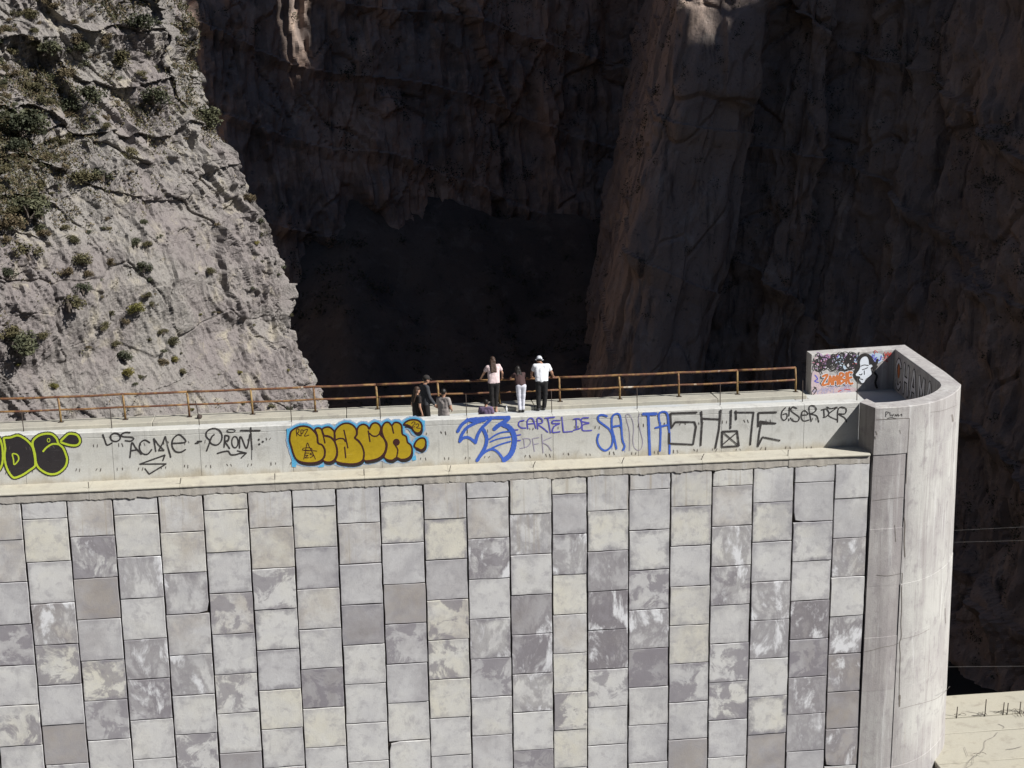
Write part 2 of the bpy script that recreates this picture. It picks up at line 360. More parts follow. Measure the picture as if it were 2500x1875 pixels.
# denser sampling over the visible stretch
wgt = np.interp(np.arange(4000), [0, 500, 900, 2300, 2700, 4000], [0.35, 0.8, 1.6, 1.6, 0.5, 0.15]); cw = np.cumsum(wgt); ii = np.interp(np.linspace(cw[0], cw[-1], NU), cw, np.arange(4000))
XY = np.stack([np.interp(ii, np.arange(4000), XY[:, j]) for j in (0, 1)], -1); Nn = np.stack([np.interp(ii, np.arange(4000), Nn[:, j]) for j in (0, 1)], -1); t = np.interp(ii, np.arange(4000), t)
zz = np.r_[np.linspace(-30, -12, 40, endpoint=False), np.linspace(-12, 18, NV - 110, endpoint=False), np.linspace(18, 70, 70)]
Z, Tt = np.meshgrid(zz, t, indexing='ij')
sil = np.where(zz > nz_[-1], nx_[-1] - 0.5*(zz - nz_[-1]), np.where(zz < nz_[0], nx_[0] - 0.22*(zz - nz_[0]), np.interp(zz, nz_, nx_))) - x_ref - 0.55 - 0.75*np.clip((2 - zz)/10, 0, 1)
batter = -sil / 0.80
X = XY[None, :, 0] + 0*Z; Y = XY[None, :, 1] + 0*Z
nx = Nn[None, :, 0] + 0*Z; ny = Nn[None, :, 1] + 0*Z
u2 = Tt*math.cos(0.3) + Z*math.sin(0.3); v2 = -Tt*math.sin(0.3) + Z*math.cos(0.3)
wu = 0.5*fbm(u2*0.35, v2*0.35, 0*Z, 3, 5); wv = 0.5*fbm(u2*0.35, v2*0.35, 0*Z+9, 3, 7)
f1, e1 = facet(u2+wu, v2+wv, 3.6, 6.5, 11, 0.8, 45); f2, e2 = facet(u2+wu*0.6, v2+wv*0.6, 1.35, 2.3, 31, 0.8, 30); f3, e3 = facet(u2+0.4*wu, v2+0.4*wv, 0.52, 0.85, 51, 0.8, 17); f4, e4 = facet(u2+0.2*wu, v2, 0.24, 0.36, 71, 0.7, 12)
smoothmask = np.clip(1.25 - ((Tt - 48.5)/8.5)**2 - ((Z + 4.5)/8.5)**2, 0, 1)**0.6     # the clean slab above the rail
broken = 1 - 0.86*smoothmask
crack = lambda e, wd: np.clip(1 - e/wd, 0, 1)
disp = 1.0*fbm(Tt*0.09, Z*0.07, 0*Z, 3, 3) + broken*(0.46*f1 + 0.29*f2 + 0.16*f3 + 0.08*f4) + (1-broken)*(0.22*f1 + 0.10*f2 + 0.035*f3 + 0.018*f4)
disp += 0.12*fbm(u2*0.9+0.5*wv, v2*0.30, 0*Z+4, 6, 23, 0.55, True) * (0.35+broken) + 0.05*fbm(u2*2.2+wv, v2*0.35, 0*Z, 5, 29, 0.6, True)
disp -= broken*(0.36*crack(e1, 0.03) + 0.18*crack(e2, 0.05) + 0.08*crack(e3, 0.09)) + (1-broken)*(0.14*crack(e1, 0.02) + 0.04*crack(e2, 0.04))
ph = (Z + 0.10*Tt)/3.4 + 0.8*fbm(Tt*0.12, Z*0.08, 0*Z, 3, 41); fr = ph - np.floor(ph)
terr = 0.38*(np.clip((0.3-fr)/0.3, 0, 1) - 0.35*fr) * np.clip((Z - 0.5)/5, 0, 1) * np.clip((62-Tt)/10, 0.25, 1)*broken
off = disp + terr - batter[:, None]*1.0
P = np.stack([X + nx*off, Y + ny*off, Z + 0.12*f2*broken], -1)
cliff = grid_mesh('rock_cliff', P, MT['cliff'], False); tag(cliff, kind='structure')
cliffP = P

# ---- the shaded far wall of the canyon and the brown rock tower with the wall to its right
def wall(name, path, z0, z1, nu, nv, mat, slope, amps, seed, k, lean=None, soft=0.6):
    XY, t, Nn = path_frame(path, nu, k)
    zz = np.r_[np.linspace(z0, 30, nv, endpoint=False), np.linspace(30, z1, nv//5)]
    Z, Tt = np.meshgrid(zz, t, indexing='ij')
    wu = 3*fbm(Tt*0.06, Z*0.03, 0*Z, 3, seed); f1, e1 = facet(Tt+wu, Z*0.5+wu, 14, 22, seed+1, 0.8, 40); f2, e2 = facet(Tt+wu*0.5, Z*0.45+wu, 5.2, 8, seed+9, 0.8, 26); f3, e3 = facet(Tt+0.2*wu, Z*0.55, 1.9, 3.0, seed+19, 0.8, 12)
    flute = fbm(Tt*0.22+wu*0.1, Z*0.02, 0*Z, 5, seed+31, ridge=True)
    d = amps[0]*f1 + amps[1]*f2 + amps[2]*f3 + amps[3]*flute + soft*fbm(Tt*0.4, Z*0.25, 0*Z, 5, seed+41) - amps[1]*0.7*np.clip(1-e1/0.03, 0, 1) - amps[2]*1.2*np.clip(1-e2/0.06, 0, 1)
    # sloping ledges
    ph = (Z + 0.28*Tt)/17.0 + 0.25*fbm(Tt*0.03, Z*0.03, 0*Z, 2, seed+51); fr = ph - np.floor(ph)
    d += amps[4]*(np.clip((fr-0.86)/0.14, 0, 1) - fr*0.4)
    off = d - slope*(Z - z0); lx, ly = lean or (0, 0)
    P = np.stack([XY[None, :, 0] + Nn[None, :, 0]*off + lx*(Z + 30), XY[None, :, 1] + Nn[None, :, 1]*off + ly*(Z + 30), Z], -1)
    o = grid_mesh(name, P, mat, False); tag(o, kind='structure'); return P
farP = wall('canyon_wall', [(-170,150),(-110,205),(-60,232),(-20,243),(20,258),(60,268),(120,262)], -62, 85, 520, 240, MT['canyon'], 0.10, (2.8, 1.6, 0.7, 0.9, 1.8), 100, 26)
LEAN = (0.215, 0.13)
towP = wall('rock_tower', [(54,262),(48,220),(42,185),(37.0,166),(35.6,152),(38.5,149.5),(47.0,149.8),(49.5,155),(52,165)], -62, 70, 560, 430, MT['tower'], 0.0, (1.0, 0.75, 0.30, 0.10, 1.0), 300, 5, LEAN, 0.22)
rgtP = wall('canyon_side_wall', [(46,166),(50,159),(56,158),(59,153.5),(63,153),(66,157),(70,152),(74,138),(78,120),(81,98),(93,74),(120,50),(165,30)], -62, 36, 620, 400, MT['sidewall'], 0.02, (0.9, 1.1, 0.6, 0.5, 1.6), 700, 7, (0.13, 0.12))

# the other slopes of the gorge, upstream and to the left, out of the picture, added to block skylight
tx, ty = np.meshgrid(np.linspace(0, 1, 90), np.linspace(0, 1, 40))
pth = np.array([(-330,120),(-150,70),(-95,10),(-100,-90),(-120,-200),(-40,-300),(120,-330),(300,-300)]); dd_ = np.linspace(0, 1, len(pth))
bx, by = np.interp(tx, dd_, pth[:, 0]), np.interp(tx, dd_, pth[:, 1]); cx_, cy_ = bx*1.0, by*1.0
outx = bx - 20; outy = by + 60; ln = np.hypot(outx, outy); h_ = ty*150*(1 + 0.25*fbm(tx*9, 0*tx, 0*tx, 3, 2)); back = h_*0.55
gx = bx + outx/ln*back + 6*fbm(tx*30, ty*9, 0*tx, 4, 12); gy = by + outy/ln*back + 6*fbm(tx*30, ty*9, 0*tx, 4, 19)
slope = grid_mesh('unseen_gorge_slope', np.stack([gx, gy, -63 + h_*1.4], -1), MT['ground'], True); tag(slope, kind='structure')
# talus under the far wall
tx, ty = np.meshgrid(np.linspace(-120, 75, 120), np.linspace(120, 262, 90))
tz = np.interp(ty, [120, 165, 215, 240, 262], [-62.5, -60, -47, -36, -18]) + 5.0*fbm(tx*0.05, ty*0.05, 0*tx, 6, 77) - 6*np.clip((tx-5)/30, 0, 1)
talus = grid_mesh('talus_slope', np.stack([tx, ty, tz], -1), MT['talus'], True); tag(talus, kind='structure')

# ---- unseen ridge on the right shading the canyon, crest notches shaped to pass sun patches
SH = Vector((SUN.x, SUN.y, 0)).normalized(); PH = Vector((-SUN.y, SUN.x, 0)).normalized()   # towards the sun, and across
if PH.y < 0: PH = -PH
cs = np.unique(np.r_[np.arange(84, 470, 3.0), np.arange(148, 195, 0.5), np.arange(200, 230, 0.7)])
ss = np.r_[np.linspace(52, 122, 22), np.linspace(126, 134, 9), np.linspace(140, 330, 30)]
C, S = np.meshgrid(cs, ss, indexing='ij')
crest = 285 + 26*fbm(C*0.02, 0*C, 0*C, 4, 5)
for cn, hn, kk in ((216.2, 246.5, 6.0), (158.2, 158.0, 9.0), (161.9, 159.5, 8.0), (177.0, 138.0, 7.0)):
    crest = np.minimum(crest, hn + np.abs(C - cn)*kk)
crest = np.minimum(crest, -62 + np.clip((C - 84)/7.0, 0, 1)*500)
prof = np.interp(S, [52, 90, 120, 126, 134, 180, 330], [0, 0.55, 0.9, 1.0, 1.0, 0.75, 0.0])
Hh = -64 + (crest + 64)*prof + 6*fbm(C*0.05, S*0.05, 0*C, 4, 9)*np.where(prof < 0.97, 1, 0)
P = np.stack([C*PH.x + S*SH.x, C*PH.y + S*SH.y, Hh], -1)
ridge = grid_mesh('unseen_canyon_ridge', P, MT['canyon'], True, flip=True); tag(ridge, kind='structure')

# ------------------------------------------------------------------ the dam
XL, XR = -26.0, 14.12            # built length
YP = -0.66                       # plane of the cladding
dam = empty('dam_wall', (0, 3, -14), 'tall dam face clad in grey and cream concrete panels below the graffiti parapet', 'dam wall')
v, f = box_vf(XL, XR, YP+0.05, 6.9, -14.0, -0.03); pydata('core', v, f, MT['core'], dam)
v, f = box_vf(XL, XR, 0.40, 6.06, -0.028, 0.0); pydata('deck_slab', v, f, MT['deck'], dam)

PW, PHT, XJ, NAR, ZA = 1.155, 1.1554, 5.248, 0.966, -0.702
joints = [XJ + (i - 12)*PW for i in range(-4, 13)] + [XJ + NAR + i*PW for i in range(0, 7)] + [14.14]
first_col = -4                    # joints[k] is the left side of column first_col + k
KINDS = {  # column: rows from the top; tone letters C cream, G grey, B blue grey, D dark; w lime bloom, s stain, b brown, e damp edges, k runs
 -1: 'Gbk Gb B Bs G Cs G G', 0: 'G C G Gbw Ces B Db Gs G', 1: 'Gbk Gws Db B Ces Bs G G', 2: 'G C Bw G Bw Bws G G G', 3: 'Gbk Cb Bwe Gb Gw G Gs Gs',
 4: 'C C Ge Gbs Ge Cs G D G', 5: 'Gbk Cb Gs Ge Be C G G', 6: 'G C Be Gb G Ds C G G', 7: 'Gk Gbk B De G G G G', 8: 'G Ce B Db Bs B G G G', 9: 'Gbk XCe B Cbs Cs C G G',
 10: 'G Gb Gws G Gwe Bs G B G', 11: 'Ck Gkw G Dw Dws Gw G Ds', 12: 'Ck Be Gwe C Gb C Cs C G', 13: 'Gk Ce Bw Dwwse Dwwse Gs G G', 14: 'Gk G Ge Bs Bw Ds G B G', 15: 'Ck Ce G C C Gs G Db',
 16: 'Ck Gb Gw Gws G Gs Gse B G', 17: 'G Ce G Gw Bw G Ce Db', 18: 'G G Ge G Dww Dse Dw Bw B', 19: 'G G Gbw G Gwww Dbw DDb Dbw'}
rng = random.Random(4)
def panel_mesh(wd, ht, seed):
    r = random.Random(seed); hw, hh = wd/2, ht/2; n = 4; ring = []
    cut = [r.random() < 0.015 for _ in range(4)]
    def edge(a, b):
        out = []
        for i in range(n):
            q = i/n; x = a[0]+(b[0]-a[0])*q; z = a[1]+(b[1]-a[1])*q
            j = 0.008 if i else 0.004
            out.append((x + r.uniform(-j, j), z + r.uniform(-j, j)))
        return out
    cs_ = [(-hw,-hh),(hw,-hh),(hw,hh),(-hw,hh)]
    for i in range(4):
        e = edge(cs_[i], cs_[(i+1) % 4])
        if cut[i]: e[0] = (e[0][0]*(1 - 0.05/hw), e[0][1]*(1 - 0.05/hh))
        ring += e
    m_ = len(ring); ch = 0.008; V = []
    for (x, z) in ring: V.append((x*(1-ch/hw), 0.0 + r.uniform(-0.002, 0.002), z*(1-ch/hh)))
    for (x, z) in ring: V.append((x, 0.012, z))
    for (x, z) in ring: V.append((x, 0.075, z))
    F_ = [tuple(range(m_))]
    for i in range(m_):
        j = (i+1) % m_
        F_.append((i, m_+i, m_+j, j)); F_.append((m_+i, 2*m_+i, 2*m_+j, m_+j))
    me = bpy.data.meshes.new('concrete_panel'); me.from_pydata(V, [], F_); me.update(); me.materials.append(MT['panel']); return me
SHORT = 0.51
for kx in range(len(joints) - 1):
    ci = first_col + kx; x0, x1 = joints[kx], joints[kx+1]; gap = 0.036
    short = (ci % 2 == 0)
    tops = [-0.242]
    z = ZA if short else ZA - 0.525
    while z > -11.6: tops.append(z + rng.uniform(-0.012, 0.012)); z -= PHT
    kinds = KINDS.get(ci, '').split()
    for r_ in range(len(tops) - 1):
        g2 = 0.032 if r_ else 0.004
        zt, zb = tops[r_] - g2*0.5, tops[r_+1] + 0.010
        wd = x1 - x0 - gap - rng.uniform(0, 0.012); ht = zt - zb
        me = panel_mesh(wd, ht, ci*100 + r_ + 7)
        o = bpy.data.objects.new('concrete_panel', me); COL.objects.link(o); o.parent = dam; o.matrix_parent_inverse = WM(dam).inverted()
        o.location = ((x0+x1)/2 + rng.uniform(-0.006, 0.006), YP + rng.uniform(-0.012, 0.012), (zt+zb)/2)
        o.rotation_euler = (rng.uniform(-0.006, 0.006), rng.uniform(-0.004, 0.004), rng.uniform(-0.008, 0.008))
        kd = kinds[r_] if r_ < len(kinds) else rng.choice(['G','G','C','B','Gs','Ge','Gw','B','D'])
        tone = {'C': 0.86, 'G': 0.64, 'B': 0.42, 'D': 0.18, 'X': 1.05}[kd[0]] + rng.uniform(-0.06, 0.06)
        if kd.startswith('DD'): tone = 0.02
        o['tone'] = float(tone); o['efflorescence'] = float(min(1.0, kd.count('w')*0.62 + rng.uniform(0, 0.12))); o['stain'] = float(kd.count('s')*0.85 + rng.uniform(0, 0.15))
        o['brown'] = float(kd.count('b')*0.6 + rng.uniform(0, 0.12)); o['edge'] = float(min(1.0, kd.count('e')*0.55 + rng.uniform(0.25, 0.6))); o['streak'] = float(kd.count('k')*0.8 + (rng.uniform(0, 0.4) if r_ == 0 else 0.0))

# mortar band under the ledge with a ragged lower edge
def ragged_band(name, x0, x1, seed, parent):
    n = int((x1-x0)/0.045) + 2; V = []; F_ = []
    for i in range(n):
        x = x0 + (x1-x0)*i/(n-1)
        zb = -0.250 + 0.034*mnoise.noise(Vector((x*3.1, seed, 0))) + 0.022*mnoise.noise(Vector((x*13, seed, 3))) - (0.035 if mnoise.noise(Vector((x*2.0, 9, seed))) > 0.45 else 0)
        yf = YP - 0.016 + 0.008*mnoise.noise(Vector((x*7, 4, seed)))
        V += [(x, YP-0.002, 0.03), (x, yf, -0.02), (x, yf-0.004, zb+0.03), (x, yf+0.010, zb), (x, YP+0.06, zb+0.004)]
    for i in range(n-1):
        for j in range(4): a = i*5+j; F_.append((a, a+1, a+6, a+5))
    return pydata(name, V, F_, MT['mortar'], parent)
ledge_x = [XL] + [U(px, 1160, -0.5).x for px in (214, 437, 670, 889, 1303, 1520)]
ledge_x = [XL, -19, -13.5, -9.4] + [U(px, 1160, -0.66).x for px in (214, 437, 670, 890, 1096, 1303, 1520, 1714, 1924)] + [XR]
for i in range(len(ledge_x)-1):
    x0, x1 = ledge_x[i]+0.003, ledge_x[i+1]-0.003
    ragged_band('mortar_band', x0, x1, i*1.7, dam)
    # cream sloping ledge, flaring out to the pier at its right end
    n = max(6, int((x1-x0)/0.12)); V = []; F_ = []
    for q in range(n+1):
        x = x0 + (x1-x0)*q/n; fl = max(0.0, (x-12.2)/1.9); fl = fl*fl*0.03
        j = 0.008*mnoise.noise(Vector((x*4, 1, i))); yl = YP - 0.045 - fl + j
        V += [(x, -0.002, 0.075 + j), (x, yl+0.07, 0.048 + 0.4*j), (x, yl+0.015, 0.030), (x, yl, 0.008), (x, yl+0.006, -0.018), (x, YP+0.05, -0.024), (x, 0.02, -0.03)]
    for q in range(n):
        for j in range(6): a = q*7+j; F_.append((a, a+1, a+8, a+7))
    F_.append(tuple(range(6, -1, -1))); F_.append(tuple(n*7 + j for j in range(7)))
    pydata('ledge_segment', V, F_, MT['ledge'], dam, False)
for px, py, dx in ((214,1158,0.0),(437,1150,0.03),(670,1150,0.0),(888,1143,0.0),(1097,1135,0.03),(1301,1128,0.05),(1518,1124,0.05),(1712,1121,0.06),(1924,1104,0.0)):
    a = U(px, py, -0.56); a.z = 0.03
    tube('reinforcing_rod', [a, a + Vector((dx*0.5, 0, 0.10)), a + Vector((dx*1.3, -0.01, 0.19))], 0.010, MT['rod'], dam, 6)

# kerb along the downstream side
kx = [XL, -18, -12, -6.1, -0.2, 5.7, 11.6, 14.55]
for i in range(len(kx)-1): box('kerb_stone', kx[i]+0.004, kx[i+1]-0.004, 6.06, 6.95, -0.3, 0.125, MT['kerb'], dam, 0.02, 10, 0.014, i)

# ------------------------------------------------------------------ parapet
par = empty('parapet_wall', (0, 0.2, 0.05), 'long pale concrete parapet covered in graffiti along the dam crest', 'parapet')
rod_px = [(60.7,1062,1.0),(277.7,1049,1.0),(490,1039,1.0),(713,1031,1.0),(928.5,1021,1.0),(1139,1017,1.0),(1347,1009,1.0),(1555,1000,1.0),(1758,992,1.0),(1958,983,1.0),(2087,975,1.0)]
seg_x = [XL, -21.5, -17.5, -13.2, -10.9] + [UZ(a, b, 1.335).x for a, b, _ in rod_px[:-1]] + [14.02]
def ptop(x): return 1.335 + 0.006*max(0.0, 5 - x)*1.0
for i in range(len(seg_x)-1):
    x0, x1 = seg_x[i]+0.005, seg_x[i+1]-0.005
    n = 6; V = []; F_ = []
    for q in range(n+1):
        x = x0+(x1-x0)*q/n; j = 0.004*mnoise.noise(Vector((x*3, 2, 0))); zt = ptop(x)
        V += [(x, 0.0+j, 0.02), (x, 0.0+j, zt-0.172), (x, 0.016+j, zt-0.166), (x, 0.004+j, zt-0.150), (x, 0.004+j, zt-0.02), (x, 0.024+j, zt+j), (x, 0.39, zt+j), (x, 0.405, zt-0.02), (x, 0.405, 0.0)]
    for q in range(n):
        for j in range(8): a = q*9+j; F_.append((a, a+9, a+10, a+1))
    F_.append(tuple(range(9))); F_.append(tuple(n*9 + j for j in range(8, -1, -1)))
    pydata('parapet_segment', V, F_, MT['parapet'], par)
v, f = box_vf(XL, 14.0, 0.02, 0.39, 0.0, 1.28); pydata('wall_core', v, f, MT['joint'], par)
for i, (px, py, s) in enumerate(rod_px):
    a = UZ(px, py, 1.30); a.y = max(0.20, min(0.34, a.y)); 
    h = 0.60 if i != 2 else 0.72
    tube('reinforcing_rod', [(a.x, a.y, 1.25), (a.x-0.005, a.y, 1.6), (a.x - 0.012 - (0.05 if i == 2 else 0), a.y, 1.34 + h)], 0.012, MT['rod'], par, 6)

# ------------------------------------------------------------------ guard rail
gr = empty('guard_rail', (0, 6.57, 0.125), 'rusty yellow two bar guard rail along the far edge of the crest', 'guard rail')
px0, sp = -1.1832, 1.9351
xs = [px0 + k_*sp for k_ in range(-11, 9)]; rr = random.Random(8)
topj = [rr.uniform(-0.012, 0.012) for _ in xs]
for i, x in enumerate(xs):
    zt = 0.925 + topj[i]
    b = rr.uniform(-0.02, 0.02)
    tube('post', [(x + 0.03, 6.57, 0.10), (x + 0.02 + b*0.5, 6.57, 0.5), (x, 6.57 + b, zt)], 0.034, MT['post'], gr, 8)
    box('base_plate', x-0.05, x+0.11, 6.49, 6.65, 0.118, 0.137, MT['rod'], gr, 0)
def railpts(z0, ext):
    out = []
    for i, x in enumerate(xs):
        for q in range(5):
            if i == len(xs)-1 and q: break
            tt = q/5; z = (topj[i]*(1-tt) + (topj[i+1] if i+1 < len(xs) else 0)*tt) if True else 0
            out.append(Vector((x + tt*sp, 6.57 + 0.008*mnoise.noise(Vector((x+tt*sp, z0, 3))), z0 + z - 0.012*math.sin(math.pi*tt) + 0.006*mnoise.noise(Vector(((x+tt*sp)*2, z0, 0))))))
    return out
RT = railpts(0.925, 0); RM = railpts(0.52, 0)
for k_ in range(0, len(RT)-1, 15):
    tube('top_bar', RT[k_:k_+16], 0.036, MT['rail'], gr, 8); tube('middle_bar', RM[k_:k_+16], 0.031, MT['rail'], gr, 8)

# ------------------------------------------------------------------ bastion at the right end
bas = empty('bastion', (16, 3, -14), 'rounded concrete bastion with graffiti inside its walls at the right end of the dam', 'bastion')
outer_front = [(14.20,-0.72),(14.86,-0.71),(15.40,-0.60),(15.83,-0.43),(16.25,-0.16),(16.62,0.16),(17.0,0.56),(17.31,0.98),(17.55,1.34),(17.70,1.66)]
inner_front = [(14.42,-0.10),(14.85,-0.09),(15.14,-0.03),(15.55,0.12),(15.93,0.32),(16.32,0.63),(16.66,1.0),(16.92,1.36),(17.07,1.62),(17.20,2.06)]
def dense(pts, n):
    P = np.array(pts); d = np.r_[0, np.cumsum(np.hypot(*np.diff(P, axis=0).T))]; t_ = np.linspace(0, d[-1], n)
    q = np.stack([np.interp(t_, d, P[:, 0]), np.interp(t_, d, P[:, 1])], -1); return smooth1(q, 3)
OF = dense(outer_front, 28); IF = dense(inner_front, 28); OF[0] = outer_front[0]; OF[-1] = outer_front[-1]; IF[0] = inner_front[0]; IF[-1] = inner_front[-1]
ZT = 1.335
def strip_wall(name, A, B, z0, z1, mat, parent, bev=0.02):
    """wall between plan curves A (outside) and B (inside)"""
    n = len(A); V = []; F_ = []
    for i in range(n):
        a = Vector((A[i][0], A[i][1])); b = Vector((B[i][0], B[i][1])); d = (b-a).normalized()*bev
        V += [(a.x,a.y,z0),(a.x,a.y,z1-bev),(a.x+d.x,a.y+d.y,z1),(b.x-d.x,b.y-d.y,z1),(b.x,b.y,z1-bev),(b.x,b.y,z0)]
    for i in range(n-1):
        for j in range(5): q = i*6+j; F_.append((q, q+6, q+7, q+1))
    F_.append(tuple(range(6))); F_.append(tuple((n-1)*6+j for j in range(5, -1, -1)))
    return pydata(name, V, F_, mat, parent)
front = strip_wall('front_wall', OF, IF, 0.0, ZT, MT['pier'], bas)
side = strip_wall('left_return', [(14.02,0.0),(14.20,-0.72)], [(14.38,0.42),(14.42,-0.10)], 0.0, ZT-0.002, MT['pier_dark'], bas, 0.015)
rw = strip_wall('right_wall', [(17.70,1.66),(17.95,3.3),(18.39,7.62)], [(17.20,2.06),(17.40,3.6),(17.78,6.95)], 0.0, ZT, MT['pier'], bas)
bw = strip_wall('back_wall', [(18.39,7.62),(16.6,7.42),(14.87,7.20)], [(17.78,6.95),(16.3,6.75),(14.84,6.59)], 0.0, ZT, MT['pier'], bas)
v = [(13.9,-0.4,0.004),(14.42,-0.2,0.004),(15.2,-0.2,0.004),(16.2,0.4,0.004),(17.3,1.7,0.004),(18.2,7.4,0.004),(14.6,7.2,0.004),(14.6,6.0,0.004),(14.0,5.9,0.004)]
pydata('floor_slab', v, [tuple(range(len(v)))], MT['deck'], bas)
# pier shaft below, its front in two bays with pour lifts
shaft = list(OF) + [(17.95,3.3),(18.39,7.62),(14.87,7.25),(14.16,6.5),(14.16,0.0)]
lifts = [0.0, -0.62, -2.16, -3.85, -5.40, -7.05, -9.5, -14.0]
isp = int(np.argmin(np.abs(OF[:, 0] - 15.14)))
for li in range(len(lifts)-1):
    zt, zb = lifts[li], lifts[li+1]; bat = 0.016
    def ring(z, idx, ins): 
        out = []
        for i in idx:
            a = Vector((OF[i][0], OF[i][1], 0)); d = (a - Vector((15.6, 3.2, 0))).normalized()
            out.append((a.x + d.x*(-ins - z*bat*1.0), a.y + d.y*(-ins), z))
        return out
    for nm, idx, ins, mt in (('pier_strip', range(0, isp+1), 0.022 + 0.006*(li % 2), 'pier_dark' if li < 5 else 'pier'), ('pier_lift', range(isp, len(OF)), 0.004*((li*7) % 3), 'pier')):
        A_ = ring(zt - 0.006, idx, ins); Bq = ring(zb, idx, ins + 0.003); n = len(A_)
        A0 = ring(zt, idx, ins + 0.006); V = A0 + A_ + Bq + [(x, y + 0.6, zb) for x, y, z in Bq] + [(x, y + 0.6, zt) for x, y, z in A0]; F_ = []
        for r_ in range(4):
            for i in range(n-1): F_.append((r_*n+i, (r_+1)*n+i, (r_+1)*n+i+1, r_*n+i+1))
        F_.append((0, n, 2*n, 3*n, 4*n)[::-1]); F_.append(tuple(q + n - 1 for q in (0, n, 2*n, 3*n, 4*n)))
        for i in range(n-1): F_.append((4*n+i, 0+i, i+1, 4*n+i+1))
        pydata(nm, V, F_, MT[mt], bas)
bb = [(14.20,-0.68),(14.6,-0.4),(15.4,-0.25),(16.3,0.3),(17.2,1.4),(17.62,2.0),(18.0,4.5),(18.39,7.6),(14.9,7.2),(14.16,6.5),(14.16,0.0)]
n = len(bb); V = [(x, y, -0.004) for x, y in bb] + [(x, y, -14.0) for x, y in bb]
pydata('pier_core', V, [tuple(range(n)), tuple(range(2*n-1, n-1, -1))] + [(i, i+n, (i+1) % n + n, (i+1) % n) for i in range(n)], MT['pier'], bas)

# ------------------------------------------------------------------ lower spillway deck at bottom right
spw = empty('spillway_deck', (24, 2, -14), 'cream concrete spillway deck with bent rods in the bottom right corner', 'deck')
for i, (y0, y1, zt) in enumerate(((3.10,4.63,-9.96),(2.12,3.09,-10.0),(0.30,2.11,-10.02),(-1.8,0.29,-10.03),(-5.0,-1.81,-10.04))):
    box('deck_slab', 17.0, 34.0, y0, y1-0.012, -14.0, zt, MT['slab'], spw, 0.02, 24, 0.012, i*3.3)
for i, (px, h) in enumerate(((2332,0.36),(2402,0.55),(2447,0.40),(2457,0.37),(2488,0.38),(2499,0.5),(2540,0.5),(2600,0.4))):
    a = UZ(px, 1748 - (px-2332)*0.055, -9.98); a.y = 3.10
    tube('reinforcing_rod', [(a.x, a.y, -10.05), (a.x + 0.01, a.y, -9.9), (a.x + 0.02, a.y, -9.98+h)], 0.016, MT['rod'], spw, 6)
for px, py, L, an in ((2345,1748,0.35,0.1),(2398,1746,0.25,0.0),(2440,1742,0.3,0.2),(2470,1738,0.7,0.1),(2485,1741,0.3,-0.2),(2393,1844,0.35,0.1),(2490,1748,0.2,0.6)):
    a = UZ(px, py, -9.98); pts = []
    for q in range(7): pts.append(a + Vector((L*(q/6-0.5), 0.10*math.sin(q*1.9+an*9), 0.03 + 0.035*(q % 3))))
    tube('wire_tangle', pts, 0.007, MT['rod'], spw, 5)

# cables across the canyon
for i, (p0, p1, Yv, rad, lab) in enumerate((((2320,1629.5),(2500,1627),22,0.006,'lowest thin steel cable strung across the dark canyon right of the pier'),((2335,1296),(2500,1287),30,0.005,'uppermost thin steel cable strung across the dark canyon right of the pier'),((2335,1325),(2500,1320),30,0.005,'middle thin steel cable strung across the dark canyon right of the pier'))):
    a = U(*p0, Yv); b = U(*p1, Yv); d = (b-a)
    pts = [a + d*(t_*0.25) + Vector((0, 0, 0.004*((t_-12)**2)*0.05)) for t_ in range(-14, 40)]
    o = tube('steel_cable', pts, rad, flat('galvanised_steel', (0.12, 0.115, 0.11), 0.6) if i == 0 else bpy.data.materials['galvanised_steel'], None, 5); tag(o, lab, 'cable', 'cables across the canyon')

